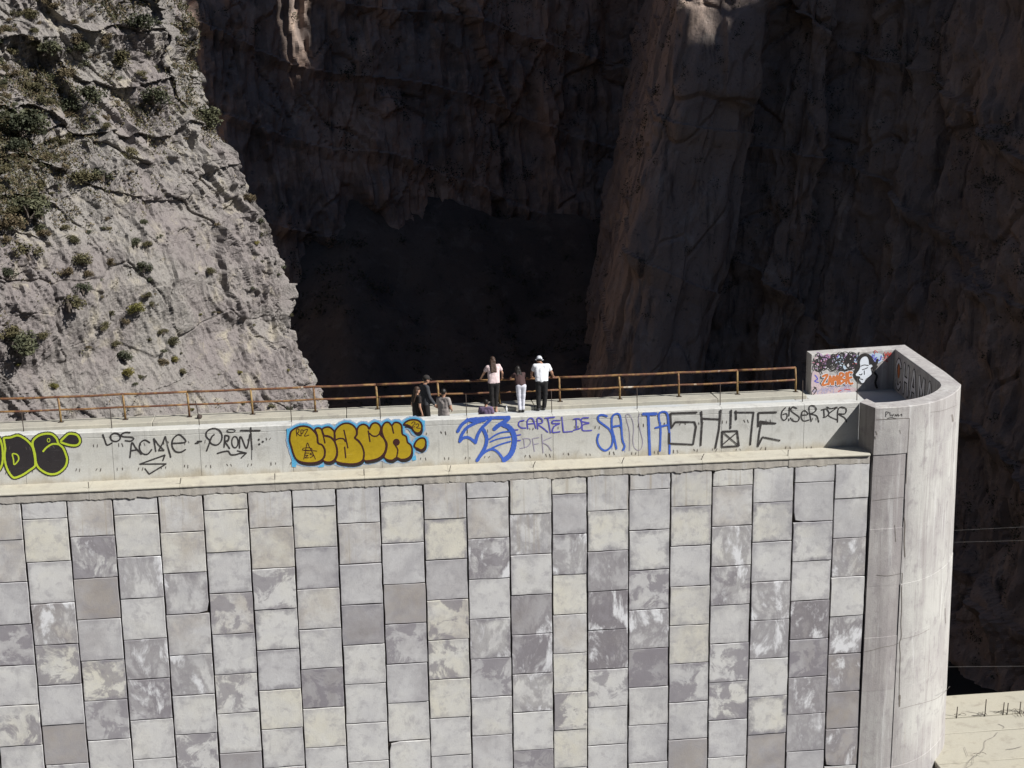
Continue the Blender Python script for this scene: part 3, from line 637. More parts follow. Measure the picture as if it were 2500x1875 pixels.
# ------------------------------------------------------------------ graffiti: flat paint on the walls
def catmull(pts, closed=False, sub=5):
    P = [Vector((a, b)) for a, b in pts]; n = len(P)
    if n < 3: 
        return [P[0].lerp(P[-1], i/4) for i in range(5)] if n == 2 else P
    out = []; rngk = range(n) if closed else range(n-1)
    for i in rngk:
        g = lambda j: P[j % n] if closed else P[max(0, min(n-1, j))]
        p0, p1, p2, p3 = g(i-1), g(i), g(i+1), g(i+2)
        for q in range(sub):
            t_ = q/sub
            out.append(0.5*((2*p1) + (p2-p0)*t_ + (2*p0-5*p1+4*p2-p3)*t_*t_ + (3*p1-p0-3*p2+p3)*t_**3))
    if not closed: out.append(P[-1])
    return out
class Paint:
    """collects painted shapes given in pixels of one detail view and lays them on a wall surface"""
    def __init__(s, ox, oy, sc, surf): s.ox, s.oy, s.sc, s.surf = ox, oy, sc, surf; s.V = []; s.F = []; s.n = 0; s.pieces = []
    def w(s, q, lift): return s.surf(s.ox + q[0]/s.sc, s.oy + q[1]/s.sc, lift)
    def stroke(s, pts, wd, closed=False, smooth=True, lay=1, taper=False):
        C_ = catmull(pts, closed) if smooth else [Vector(a) for a in pts] + ([Vector(pts[0])] if closed else [])
        if smooth and closed: C_.append(C_[0])
        # even resampling
        out = [C_[0]]
        for a in C_[1:]:
            if (a-out[-1]).length > wd*0.22: out.append(a)
        if (C_[-1]-out[-1]).length > 1e-3: out.append(C_[-1])
        C_ = out; n = len(C_)
        if n < 2: return s
        s.n += 1; f0 = len(s.F)
        for i in range(n-1):      # one quad for each step plus round joints, each slightly uneven
            a, b = C_[i], C_[i+1]; d = (b-a)
            if d.length < 1e-4: continue
            d.normalize(); nr = Vector((-d.y, d.x))
            ha = 0.5*wd*(1+0.10*math.sin(i*2.7+wd)); hb = 0.5*wd*(1+0.10*math.sin((i+1)*2.7+wd))
            if taper: ha *= 1-0.6*i/n; hb *= 1-0.6*(i+1)/n
            k_ = len(s.V); lf = lay*0.0025 + 0.00003*(i % 7) + 0.00022*(s.n % 9)
            for q in (a+nr*ha-d*ha*0.25, a-nr*ha-d*ha*0.25, b-nr*hb+d*hb*0.25, b+nr*hb+d*hb*0.25): s.V.append(s.w(q, lf))
            s.F.append((k_, k_+1, k_+2, k_+3))
        if not closed:
            for e in (C_[0], C_[-1]): s.blob(e, wd*(0.48 if not (taper and e is C_[-1]) else 0.2), lay, 10, piece=False)
        s.pieces.append((f0, len(s.F))); return s
    def blob(s, c, r, lay=1, n=14, ry=None, piece=True):
        c = Vector(c); k_ = len(s.V); ry = ry or r; s.nb = getattr(s, 'nb', 0) + 1; f0 = len(s.F)
        for i in range(n): s.V.append(s.w(c + Vector((r*math.cos(2*math.pi*i/n), ry*math.sin(2*math.pi*i/n))), lay*0.0025 + 0.00022*(s.n % 9) + 0.00024 + 0.00002*(s.nb % 9)))
        s.F.append(tuple(range(k_, k_+n)))
        if piece: s.n += 1; s.pieces.append((f0, len(s.F)))
        return s
    def ring(s, c, rx, ry, wd, lay=1):
        return s.stroke([(c[0]+rx*math.cos(a*math.pi/5), c[1]+ry*math.sin(a*math.pi/5)) for a in range(10)], wd, True, True, lay)
    def fill(s, pts, lay=1, smooth=True, dx=0, dy=0):
        C_ = catmull(pts, True, 4) if smooth else [Vector(a) for a in pts]
        s.n += 1; f0 = len(s.F); k_ = len(s.V); C3 = [Vector((a.x, a.y, 0)) for a in C_]
        for a in C_: s.V.append(s.w(a + Vector((dx, dy)), lay*0.0025 + 0.00022*(s.n % 9)))
        for tri in tessellate_polygon([C3]): s.F.append(tuple(k_+i for i in tri))
        s.pieces.append((f0, len(s.F))); return s
    def add(s, g2):
        k0 = len(s.V); f0 = len(s.F); s.V += g2.V; s.F += [tuple(i+k0 for i in q) for q in g2.F]; s.pieces += [(a+f0, b+f0) for a, b in g2.pieces]
    def build(s, mat, parent, label=None, name='graffiti', whole=False):
        """strokes that touch make one painted letter, each letter a part of its own"""
        if whole: groups = [list(range(len(s.pieces)))]
        else:
            bb = []; pts_ = []
            for a, b in s.pieces:
                P_ = [s.V[i] for q in s.F[a:b] for i in q]
                pts_.append(np.array([p_[:] for p_ in P_]))
                bb.append([min(p_[j] for p_ in P_) for j in range(3)] + [max(p_[j] for p_ in P_) for j in range(3)])
            par_ = list(range(len(bb)))
            def fd(i):
                while par_[i] != i: i = par_[i]
                return i
            for i in range(len(bb)):
                for j in range(i):
                    if all(bb[i][q] <= bb[j][q+3] + 0.012 and bb[j][q] <= bb[i][q+3] + 0.012 for q in range(3)):
                        A1 = pts_[i]; B1 = pts_[j]; d2 = ((A1[:, None, :] - B1[None, :, :])**2).sum(-1).min()
                        if d2 < (0.035 if max(len(A1), len(B1)) > 30 else 0.06)**2: par_[fd(i)] = fd(j)
            gs = {}
            for i in range(len(bb)): gs.setdefault(fd(i), []).append(i)
            groups = list(gs.values())
        for gi in groups:
            F_ = [q for i in gi for q in s.F[s.pieces[i][0]:s.pieces[i][1]]]; used = sorted({i for q in F_ for i in q}); mp = {v_: i for i, v_ in enumerate(used)}
            o = pydata(name, [s.V[i] for i in used], [tuple(mp[i] for i in q) for q in F_], mat, parent)
            if label: o['label'] = label
        return o
onpar = lambda px, py, lf: U(px, py, -0.0045 - lf)
LINES = lambda P_, arr, wd, **k: [P_.stroke(a, wd, **k) for a in arr]
PA = {'black': paint('black_spray', (0.030, 0.028, 0.028), 0.35, 0.3), 'blackfill': paint('black_roller_paint', (0.032, 0.028, 0.030), 0.25, 0.3, True), 'lime': paint('lime_spray', (0.46, 0.56, 0.045), 0.15),
      'yellow': paint('mustard_spray', (0.40, 0.280, 0.014), 0.22, 0.30, True), 'brown': paint('dark_brown_spray', (0.050, 0.018, 0.018), 0.2), 'cyan': paint('cyan_spray', (0.10, 0.40, 0.66), 0.55), 'haze': paint('pale_blue_overspray', (0.30, 0.42, 0.60), 0.9),
      'blue': paint('blue_spray', (0.055, 0.125, 0.50), 0.45, 0.3, True), 'violet': paint('violet_blue_spray', (0.10, 0.095, 0.44), 0.5), 'faint': paint('faded_violet_spray', (0.33, 0.30, 0.40), 0.6), 'marker': paint('black_marker', (0.045, 0.041, 0.041), 0.55, 0.3),
      'orange': paint('orange_spray', (0.46, 0.150, 0.050), 0.4), 'white': paint('white_spray', (0.62, 0.66, 0.72), 0.2), 'lilac': paint('lilac_spray', (0.38, 0.24, 0.42), 0.3), 'pink': paint('pink_spray', (0.50, 0.22, 0.30), 0.4), 'iceblue': paint('ice_blue_spray', (0.42, 0.52, 0.62), 0.2),
      'grey': paint('grey_spray', (0.60, 0.59, 0.60), 0.3), 'red': paint('red_spray', (0.40, 0.07, 0.06), 0.5)}
GP = lambda: None
# black and lime bubble letters at the left end
A_ = (0, 960, 5.927, onpar)
D_ = [(60,650),(150,640),(250,610),(330,640),(410,700),(470,780),(500,900),(510,1000),(500,1060),(420,1120),(330,1180),(230,1220),(180,1210),(120,1130),(80,1020),(65,900),(75,800),(60,700)]
E_ = [(470,720),(520,640),(600,598),(690,585),(760,600),(820,660),(845,730),(910,790),(950,880),(970,960),(950,1050),(890,1120),(810,1165),(720,1170),(640,1140),(560,1080),(520,1000),(505,880)]
T_ = [(880,702),(930,640),(990,590),(1060,588),(1120,610),(1155,670),(1150,720),(1110,752),(1040,755),(960,738)]
L_ = [(-240,640),(-120,600),(-20,640),(25,740),(40,880),(30,1020),(-20,1120),(-120,1170),(-240,1120)]
g = Paint(*A_)
for q in (D_, E_, T_, L_): g.fill(q, 1); g.stroke(q, 62, True, lay=1)
g.build(PA['blackfill'], par, 'black bubble letters with lime outlines at the left end of the parapet')
g = Paint(*A_)
for q in (D_, E_, T_, L_): g.stroke(q, 30, True, lay=3)
g.stroke([(625,840),(680,780),(760,735),(840,738)], 26, lay=3, taper=False); g.stroke([(180,880),(240,885),(270,930),(260,980),(205,1032),(195,960)], 20, True, lay=3); g.ring((703,680), 20, 27, 10, 3)
g.build(PA['lime'], par, 'lime outlines of the bubble letters')
# black handwriting
B_ = (230, 1000, 4.916, onpar); g = Paint(*B_)
LINES(g, [[(105,300),(130,370),(155,425),(215,400)],[(430,275),(375,272),(325,300),(350,325),(430,330),(475,345),(440,378),(375,372)],[(430,575),(440,480),(455,395),(500,460),(565,535)],[(440,495),(520,480)],
 [(665,395),(610,365),(555,400),(545,470),(580,525),(640,535),(690,480)],[(935,405),(1095,390),(1060,325),(1010,300),(950,350),(935,430),(975,500),(1040,510),(1095,480)],[(1215,405),(1250,400)],[(1240,382),(1290,380)],
 [(1350,495),(1385,400),(1410,330),(1440,300)],[(1380,360),(1345,320),(1350,270),(1390,235),(1450,225),(1510,255),(1535,320),(1520,385),(1470,425),(1410,410),(1385,375)],[(1560,450),(1570,310)],[(1570,310),(1615,320),(1610,370),(1575,385),(1625,465)],
 [(1745,460),(1750,330),(1775,350),(1830,465),(1870,300)],[(1880,215),(1885,350),(1895,480)],[(1760,250),(1990,250)],[(1480,525),(1550,505),(1610,500),(1640,540),(1700,540),(1750,525),(1825,522)]], 18)
for q in ([(740,500),(715,345),(770,420),(840,490),(775,490),(820,410),(855,320),(880,430),(920,570)],[(1720,495),(1825,522),(1765,580)],[(825,610),(850,545),(545,655),(865,650),(660,775),(610,710)]): g.stroke(q, 17, smooth=False)
g.ring((255,332), 60, 50, 18); g.ring((1690,390), 38, 68, 16); g.ring((1645,253), 50, 18, 10); g.stroke([(1893,480),(1890,600)], 7)
for q in ((1977,360),(2025,385),(1983,415)): g.blob(q, 13)
g.build(PA['marker'], par, 'black hand lettering reading LOS ACME - PRONT')
# yellow bubble letters
C_0 = (680, 980, 5.821, onpar)
LT = [[(185,420),(260,370),(350,350),(440,370),(510,430),(550,500),(560,590),(620,620),(655,690),(650,780),(600,840),(520,870),(420,875),(320,860),(250,820),(210,740),(185,650),(160,560),(165,480)],
 [(520,400),(560,375),(610,395),(640,480),(700,490),(760,520),(800,580),(825,660),(830,740),(800,820),(740,860),(670,860),(630,830),(655,780),(660,690),(620,620),(565,590),(550,480)],
 [(620,400),(660,370),(720,365),(770,400),(795,440),(800,560),(740,510),(660,490),(640,470)],
 [(800,440),(840,370),(910,320),(990,310),(1060,340),(1105,400),(1110,470),(1085,520),(1140,560),(1190,640),(1215,730),(1205,820),(1150,870),(1060,890),(950,885),(860,870),(810,840),(835,760),(830,660),(800,560)],
 [(1120,400),(1150,345),(1210,325),(1265,350),(1290,390),(1330,320),(1390,305),(1440,340),(1455,400),(1440,460),(1500,530),(1530,620),(1510,720),(1450,790),(1360,830),(1220,840),(1215,730),(1190,640),(1140,570),(1090,520),(1115,470)],
 [(1470,430),(1480,350),(1520,300),(1570,300),(1610,340),(1650,300),(1710,305),(1750,350),(1760,460),(1815,500),(1835,580),(1880,620),(1900,690),(1880,770),(1820,815),(1740,825),(1680,800),(1620,835),(1550,830),(1500,790),(1530,700),(1540,600),(1500,520)],
 [(1780,330),(1820,285),(1890,260),(1970,265),(2020,300),(2040,360),(2020,430),(1970,450),(1920,420),(1890,370),(1830,335)], [(1930,640),(1955,570),(2010,525),(2070,525),(2095,580),(2080,650),(2030,690),(1980,670)]]
g = Paint(*C_0)
for q in LT: g.stroke(q, 105, True, lay=1)
g.fill([(185,600),(230,780),(260,900),(620,930),(560,860),(300,760)], 1)
g.build(PA['haze'], par)
g = Paint(*C_0)
for q in LT: g.stroke(q, 68, True, lay=2)
for q in ([(115,385),(190,380),(200,480),(150,620),(120,520)],[(185,640),(215,740),(260,860),(250,935),(190,930)],[(2010,265),(2085,270),(2075,330),(2040,330)],[(1890,800),(1950,760),(1960,830),(1910,845)],[(600,900),(640,890),(650,930),(560,940)]): g.fill(q, 2, False)
g.build(PA['cyan'], par, 'cyan halo around the yellow bubble letters')
g = Paint(*C_0)
for q in LT: g.fill(q, 3, True, 14, 42); g.fill(q, 3, True, 6, 22)
g.build(PA['black'], par)
g = Paint(*C_0)
for q in LT: g.fill(q, 4)
g.build(PA['yellow'], par, 'mustard yellow bubble letters on the middle of the parapet')
g = Paint(*C_0)
for q in LT: g.stroke(q, 24, True, lay=5)
LINES(g, [[(620,400),(640,500),(660,590)],[(930,410),(960,540),(985,660)],[(940,650),(955,800)],[(800,560),(850,530),(920,530),(950,570)],[(1275,420),(1300,570)],[(1290,450),(1340,490),(1400,490),(1450,440)],[(1610,340),(1635,450)],[(1660,625),(1695,690),(1680,790)]], 20, lay=5)
g.blob((1675,580), 50, 5)
LINES(g, [[(1890,312),(1920,290),(1940,310),(1895,365),(1935,360)],[(1950,330),(1985,318),(1990,350),(1960,375),(2015,382)],[(260,490),(255,400),(290,395),(285,440),(262,450),(310,490)],[(322,490),(320,410),(350,410),(345,450),(325,455)],[(365,410),(415,400),(370,490),(432,478)],
 [(360,820),(385,700),(410,590),(440,650),(490,740),(525,820)],[(340,690),(545,705)],[(430,735),(385,735),(380,765),(420,768),(378,800),(425,800)],[(490,730),(445,745),(495,770),(450,800)]], 11, lay=5)
g.ring((410,680), 68, 22, 11, 5); g.build(PA['brown'], par, 'dark brown outlines of the yellow bubble letters')
# blue lettering
Dz = (1100, 980, 6.144, onpar); g = Paint(*Dz)
for q, wd in (([(110,450),(170,350),(280,275),(450,255),(600,245),(880,238)],48),([(140,600),(170,500),(240,400),(330,345),(430,300),(520,275)],46),([(140,598),(200,545),(280,545),(370,612)],42),([(375,620),(410,500),(470,400),(540,330),(600,270)],46),([(480,400),(520,470),(545,560),(530,660),(480,760),(400,885)],52),
 ([(870,255),(800,310),(720,360),(660,412)],62),([(790,345),(870,380),(930,450),(960,540),(955,640),(930,740),(880,820),(800,880)],74),([(400,885),(490,780),(580,725),(650,722),(720,770),(800,880)],36),([(585,565),(680,500),(780,462),(900,450)],24),([(600,605),(720,560),(900,530)],22),([(620,700),(760,640),(900,600)],24),([(250,262),(330,300),(440,275)],30)): g.stroke(q, wd, lay=2)
g.build(PA['blue'], par, 'thick blue spray letters in the middle of the parapet')
g = Paint(*Dz)
LINES(g, [[(1100,285),(1040,300),(1020,350),(1060,395),(1130,400)],[(1160,410),(1150,310),(1185,255),(1240,270),(1280,400)],[(1155,340),(1260,330)],[(1310,410),(1305,255),(1370,265),(1375,320),(1310,340),(1390,400),(1460,460)],[(1420,250),(1560,235)],[(1460,250),(1500,470)],
 [(1640,285),(1540,290),(1530,330),(1640,330),(1560,370),(1530,430),(1540,465),(1640,455)],[(1885,260),(1890,420)],[(1850,265),(1930,260),(1970,330),(1950,400),(1850,430)],[(2070,245),(1980,250),(1970,300),(2080,325),(1990,350),(1975,410),(2000,440),(2115,435)],[(950,430),(1010,425)],[(980,510),(1050,500)],[(980,590),(1045,585)]], 20)
g.stroke([(1670,235),(1695,460),(1830,450)], 20, smooth=False); g.build(PA['violet'], par, 'violet blue lettering reading CARTEL DE')
g = Paint(*Dz)
LINES(g, [[(1100,560),(1110,690)],[(1080,560),(1180,560),(1200,620),(1150,680),(1045,705)],[(1230,560),(1260,750)],[(1230,560),(1325,540)],[(1240,650),(1320,630)],[(1370,490),(1390,770)],[(1510,540),(1380,605),(1460,660),(1515,740)]], 12)
Ez = (1430, 980, 5.978, onpar); g2 = Paint(*Ez)
LINES(g2, [[(640,720),(640,450),(600,280),(590,200),(640,190),(690,300),(700,420),(690,560),(710,670),(770,715),(820,670),(830,560),(790,400),(770,270),(790,180)]], 9)
g.add(g2); g.build(PA['faint'], par, 'faint violet lettering reading DFK')
g = Paint(*Ez)
LINES(g, [[(310,215),(240,195),(190,215),(190,280),(270,345),(340,400),(385,480),(395,580),(370,660),(300,715),(240,700),(190,640),(170,560),(190,480)],[(450,690),(420,540),(385,390),(385,240),(430,185),(490,190),(515,280),(525,420),(540,570),(570,650),(545,710)],[(390,370),(520,350)],[(1085,720),(1095,400),(1070,250),(1080,170),(1150,150),(1195,190),(1210,330),(1225,500),(1225,760)],[(1020,385),(1210,340)]], 29, lay=2)
g.stroke([(840,185),(1030,180)], 44, lay=2); g.stroke([(915,200),(925,450),(937,780)], 38, lay=2)
for x_, y_, l_ in ((385,640,60),(570,690,50),(930,700,110),(1228,700,90),(1090,650,80)): g.stroke([(x_, y_), (x_+3, y_+l_)], 5, lay=2)
g.build(PA['blue'], par, 'blue lettering reading SANTA')
# angular black letters
g = Paint(*Ez)
for q in ([(1620,160),(1240,172),(1250,390),(1310,300),(1590,300),(1612,370),(1570,630),(1220,615),(1220,470)],[(1690,150),(1700,330),(1680,640)],[(1700,250),(1950,260)],[(1970,130),(1950,400),(1895,680)],[(2125,130),(2115,390)],[(1995,440),(2213,430),(2238,650),(1990,665),(1995,440)]): g.stroke(q, 26, smooth=False, lay=3)
for q in ([(2020,460),(2215,630)],[(2212,450),(2000,630)]): g.stroke(q, 17, lay=3)
Fz = (1780, 960, 5.978, onpar); g2 = Paint(*Fz)
for q in ([(100,260),(105,380)],[(100,280),(360,280),(340,440),(310,750)],[(690,280),(430,285),(425,490),(450,410),(680,440)],[(680,440),(470,440),(440,600),(420,780),(490,640),(740,690)]): g2.stroke(q, 25, smooth=False, lay=3)
g.add(g2); g.build(PA['marker'], par, 'large angular black letters reading SH!TE')
g = Paint(*Fz)
LINES(g, [[(825,210),(775,270),(765,350),(800,395),(845,360),(840,300),(790,310)],[(885,205),(875,330)],[(876,385),(874,398)],[(990,220),(930,200),(905,250),(960,300),(1025,350),(1000,410),(930,400),(900,360)],[(1060,320),(1150,310),(1120,260),(1070,270),(1055,350),(1090,405),(1170,390)],[(1200,410),(1170,210),(1230,180),(1275,230),(1240,280),(1190,300),(1280,330),(1310,420)],
 [(1390,350),(1385,230)],[(1350,245),(1420,230),(1460,290),(1420,340),(1380,350)],[(1430,200),(1490,225),(1580,205),(1450,315),(1570,385)],[(1585,420),(1590,250),(1640,200),(1710,230),(1690,300),(1600,300),(1690,360),(1715,420)]], 17)
g.build(PA['marker'], par, 'black hand lettering reading 6!SER DZR')
# grime: rusted tie wire marks in two rows
g = Paint(0, 0, 1.0, onpar); rr = random.Random(3)
for row, (ya, yb) in enumerate(((1092, 1018), (1151, 1087))):
    px = 20.0
    while px < 2030:
        py = ya + (yb-ya)*px/2060.0 + rr.uniform(-2, 2)
        for dx in (-5, 5): g.stroke([(px+dx+rr.uniform(-1.5,1.5), py), (px+dx+rr.uniform(-2.5,2.5), py+rr.uniform(4, 8))], rr.uniform(1.0, 1.9))
        px += 53 + rr.uniform(-9, 9)
o = g.build(MT['mark'], par, 'small rusty tie wire stains in two rows', 'tie_marks', True); o['kind'] = 'stuff'

# ---- inside the bastion
def on_inner_back(px, py, lf):
    d = CF + CR*((px-1250)/FPX) - CU*((py-937.5)/FPX)
    a = Vector((14.84, 6.59, 0)); b = Vector((17.78, 6.95, 0)); n_ = Vector((b.y-a.y, -(b.x-a.x), 0)).normalized(); a = a + n_*(0.026 + lf)
    return CAM + d*((a-CAM).dot(n_)/d.dot(n_))
Gz = (1960, 840, 5.53, on_inner_back)
g = Paint(*Gz)
for c_, r_ in (((300,240),60),((415,215),55),((240,230),40)): g.blob(c_, r_, 1)
g.build(PA['lilac'], bas); g = Paint(*Gz)
for c_, r_ in (((188,200),34),((200,270),30)): g.blob(c_, r_, 1)
g.fill([(130,380),(230,400),(250,560),(660,580),(700,640),(300,690),(130,690)], 1); g.build(PA['pink'], bas) if False else g.build(paint('washed_pink', (0.46, 0.37, 0.39), 0.6), bas)
g = Paint(*Gz)
for c_, r_ in (((495,180),42),((590,165),42),((560,320),30),((700,240),40)): g.blob(c_, r_, 1)
g.fill([(880,150),(1000,120),(1080,150),(1080,220),(960,280),(900,240)], 1); g.build(PA['iceblue'], bas)
rq = random.Random(21)
for mt_, n_, x0_, x1_, y0_, y1_, wd_2 in (('lilac', 16, 150, 720, 130, 330, 10), ('iceblue', 12, 430, 1050, 110, 300, 9), ('grey', 16, 150, 900, 120, 340, 10), ('faint', 16, 140, 740, 560, 680, 12), ('pink', 8, 140, 480, 150, 300, 9), ('violet', 10, 420, 1080, 120, 300, 8), ('red', 6, 560, 1190, 100, 300, 7)):
    g = Paint(*Gz)
    for _ in range(n_):
        cx1 = rq.uniform(x0_, x1_); cy1 = rq.uniform(y0_, y1_)
        g.stroke([(cx1 + rq.uniform(-45, 45), cy1 + rq.uniform(-40, 40)) for _q in range(5)], wd_2*rq.uniform(.7, 1.5), lay=2)
    g.build(PA[mt_], bas, None, 'graffiti', True)['kind'] = 'stuff'
g = Paint(*Gz)
for _ in range(46):
    c_ = (rq.uniform(165, 720), rq.uniform(140, 330)); rx_ = rq.uniform(14, 62); g.ring(c_, rx_, rx_*rq.uniform(.6, 1.3), rq.uniform(6, 17), 3)
for _ in range(12): g.blob((rq.uniform(230, 720), rq.uniform(170, 350)), rq.uniform(10, 24), 3)
g.blob((350,260), 34, 3); LINES(g, [[(240,170),(225,260),(240,350),(260,400)],[(150,210),(190,290),(240,300)],[(480,340),(560,350),(640,330)],[(760,110),(745,170),(720,230)]], 14, lay=3)
g.build(PA['black'], bas, 'tangle of black looped lettering inside the bastion')
g = Paint(*Gz)
FACE = [(772,300),(768,240),(790,190),(830,165),(870,170),(893,215),(900,275),(925,270),(948,300),(940,330),(925,345),(935,400),(900,440),(860,470),(830,520),(795,530),(775,505),(757,480),(770,455),(765,440),(722,432),(712,408),(745,365),(765,330)]
h_ = Paint(*Gz); h_.fill([(738,330),(733,230),(768,150),(850,122),(922,158),(962,230),(988,300),(962,345),(946,290),(905,265),(893,205),(860,165),(810,180),(772,230),(775,300)], 3); h_.fill([(700,330),(735,300),(750,360),(705,410),(720,440),(765,455),(750,480),(775,530),(730,500),(690,430)], 3); h_.build(PA['black'], bas)
g.fill(FACE, 4); g.build(PA['white'], bas, 'pale blue painted face in profile')
g = Paint(*Gz); g.stroke(FACE, 9, True, lay=5)
LINES(g, [[(785,298),(830,282),(885,290)],[(805,345),(840,335),(875,318)],[(765,410),(790,415),(800,400)],[(830,360),(832,410)],[(775,470),(810,478)]], 11, lay=5)
LINES(g, [[(930,330),(990,270),(1010,210)],[(900,190),(930,240),(990,260)],[(1000,300),(960,370),(1000,430),(980,520),(1000,590)],[(720,350),(700,420),(740,480)]], 30, lay=4)
g.build(PA['black'], bas)
g = Paint(*Gz); LINES(g, [[(905,160),(930,210),(900,250),(960,270)],[(960,140),(990,210),(1040,220),(1060,160)],[(1000,180),(950,240),(1010,250)],[(165,420),(200,470),(160,500),(210,520)]], 15, lay=2); g.build(PA['violet'], bas)
g = Paint(*Gz); LINES(g, [[(1105,110),(1120,170),(1150,110),(1170,170),(1190,110)],[(1110,140),(1200,130)],[(480,640),(560,610),(640,620)]], 13, lay=2); g.build(PA['red'], bas)
g = Paint(*Gz)
ZL = [[(270,435),(335,418),(265,548),(335,540)],[(350,545),(370,430),(392,545)],[(412,545),(415,430),(440,490),(466,420),(470,545)],[(502,540),(500,400),(555,412),(512,462),(565,492),(505,540)],[(588,530),(588,390)],[(662,385),(612,392),(628,525),(672,530)],[(618,460),(658,450)]]
LINES(g, ZL, 44, lay=4); g.build(PA['white'], bas)
g = Paint(*Gz); LINES(g, ZL, 31, lay=5); g.build(PA['orange'], bas, 'orange lettering reading ZOMBIE')
g = Paint(*Gz); LINES(g, [[(130,640),(160,600),(185,620),(140,690)],[(150,580),(180,590)]], 12, lay=3); g.build(PA['black'], bas)
# grey letters on the shaded right wall, laid out along the wall itself
wa, wb = Vector((17.78, 6.95, 0)), Vector((17.20, 2.06, 0)); wd_ = (wb-wa).normalized(); wn = Vector((wd_.y, -wd_.x, 0))
if wn.x > 0: wn = -wn
def on_right(u_, v_, lf): 
    q = wa + wd_*u_; t_ = min(1.0, max(0.0, (u_-0.0)/4.9)); ref = Vector((np.interp(q.y, [2.06, 3.6, 6.95], [17.20, 17.40, 17.78]), q.y, 0))
    return ref + wn*(0.006+lf) + Vector((0, 0, v_))
LETT = {'C': [[(0.85,0.85),(0.5,1.0),(0.15,0.8),(0.08,0.45),(0.2,0.1),(0.55,0.0),(0.88,0.18)]], 'H': [[(0.15,1),(0.15,0)],[(0.85,1),(0.85,0)],[(0.15,0.5),(0.85,0.5)]], 'A': [[(0.05,0),(0.45,1),(0.55,1),(0.95,0)],[(0.25,0.35),(0.75,0.35)]], 'M': [[(0.08,0),(0.12,1),(0.5,0.4),(0.88,1),(0.92,0)]]}
for lay_, wdt, mt in ((1, 0.22, 'black'), (2, 0.13, 'grey')):
    g = Paint(0, 0, 1.0, on_right)
    for i, ch in enumerate('CHAMA'):
        for st in LETT[ch]: g.stroke([(0.25 + i*0.86 + a*0.66, 0.18 + b*0.88) for a, b in st], wdt, smooth=(ch == 'C'), lay=lay_)
    g.build(PA[mt], bas, 'grey lettering reading CHAMA on the shaded inner wall' if lay_ == 2 else None)
g = Paint(0, 0, 1.0, on_right); g.blob((0.60, 0.72), 0.13, 3, ry=0.24); g.build(PA['orange'], bas)

# ---- marks that follow the curved pier
bpy.context.view_layer.update()
def bvh_of(objs):
    V = []; F_ = []
    for o in objs:
        k_ = len(V); V += [WM(o) @ q.co for q in o.data.vertices]; F_ += [tuple(i+k_ for i in p_.vertices) for p_ in o.data.polygons]
    return BVHTree.FromPolygons(V, F_)
bt = bvh_of([o for o in bas.children if o.name.split('.')[0] in ('pier_strip', 'pier_lift', 'front_wall')])
def on_pier(px, py, lf):
    d = (CF + CR*((px-1250)/FPX) - CU*((py-937.5)/FPX)).normalized(); h = bt.ray_cast(CAM, d)
    return (h[0] + h[1]*(0.004+lf) * (1 if h[1].dot(d) < 0 else -1)) if h[0] is not None else U(px, py, 0.2)
g = Paint(1900, 800, 3.687, on_pier)
LINES(g, [[(968,800),(970,755)],[(970,755),(995,762),(972,780)],[(1005,760),(1010,795)],[(1022,780),(1030,795),(1042,775)],[(1050,795),(1058,778),(1066,795),(1078,776),(1084,796)],[(1095,790),(1110,775),(1112,795)],[(985,815),(1020,808),(1060,818)]], 5)
g.build(PA['marker'], bas, 'small black hand lettering on the pier front')
g = Paint(1900, 1200, 2.458, on_pier)
g.stroke([(757,45),(755,130),(760,200),(756,300),(760,392)], 6, lay=1); g.stroke([(745,490),(740,600),(741,700),(736,780),(738,870),(728,910),(732,985),(728,1085)], 4, lay=1); g.stroke([(728,1085),(726,1180),(726,1220)], 3, lay=1); g.stroke([(728,1225),(727,1290)], 12, lay=1, taper=True)
g.build(MT['joint'], bas, 'dark cracks along the joint of the pier', 'crack')
g = Paint(1900, 1200, 2.458, on_pier)
g.stroke([(510,962),(570,950),(620,935),(690,922),(728,905)], 3, lay=1); g.stroke([(740,885),(800,872),(850,855),(905,825)], 2, lay=1); g.stroke([(730,1305),(800,1285),(880,1265),(960,1235),(1030,1170)], 2.2, lay=1); g.stroke([(590,500),(660,505),(740,490)], 3, lay=1)
for q in ([(1000,700),(1003,790)],[(700,200),(705,300)]): g.stroke(q, 3, lay=1)
g.build(MT['pour'], bas, None, 'crack')
g = Paint(1900, 800, 3.687, on_pier)
for q, wd in (([(865,828),(1010,822),(1165,815),(1180,840),(1172,1000),(1160,1200),(1152,1400)],5),([(1565,785),(1572,840)],12),([(880,930),(888,960)],8),([(872,980),(875,1000)],8),([(1370,760),(1480,745),(1600,700)],3),([(1095,920),(1100,950)],4),([(830,1560),(980,1540),(1130,1525)],3)): g.stroke(q, wd, lay=1)
g.build(MT['pour'], bas, None, 'crack')
# cracks in the spillway deck
g = Paint(2300, 1600, 6.033, lambda px, py, lf: UZ(px, py, -9.955 + lf) if py < 1747 else UZ(px, py, -9.99 + lf))
LINES(g, [[(820,1130),(760,1200),(640,1260),(620,1370),(540,1440),(470,1490),(450,1600),(340,1659)],[(470,1490),(400,1560),(350,1640)],[(830,1010),(910,1050),(895,1080)],[(330,1350),(380,1480)],[(950,1380),(1060,1370),(1170,1340)],[(170,900),(400,890),(600,870)]], 6)
g.build(MT['pour'], spw, None, 'crack')

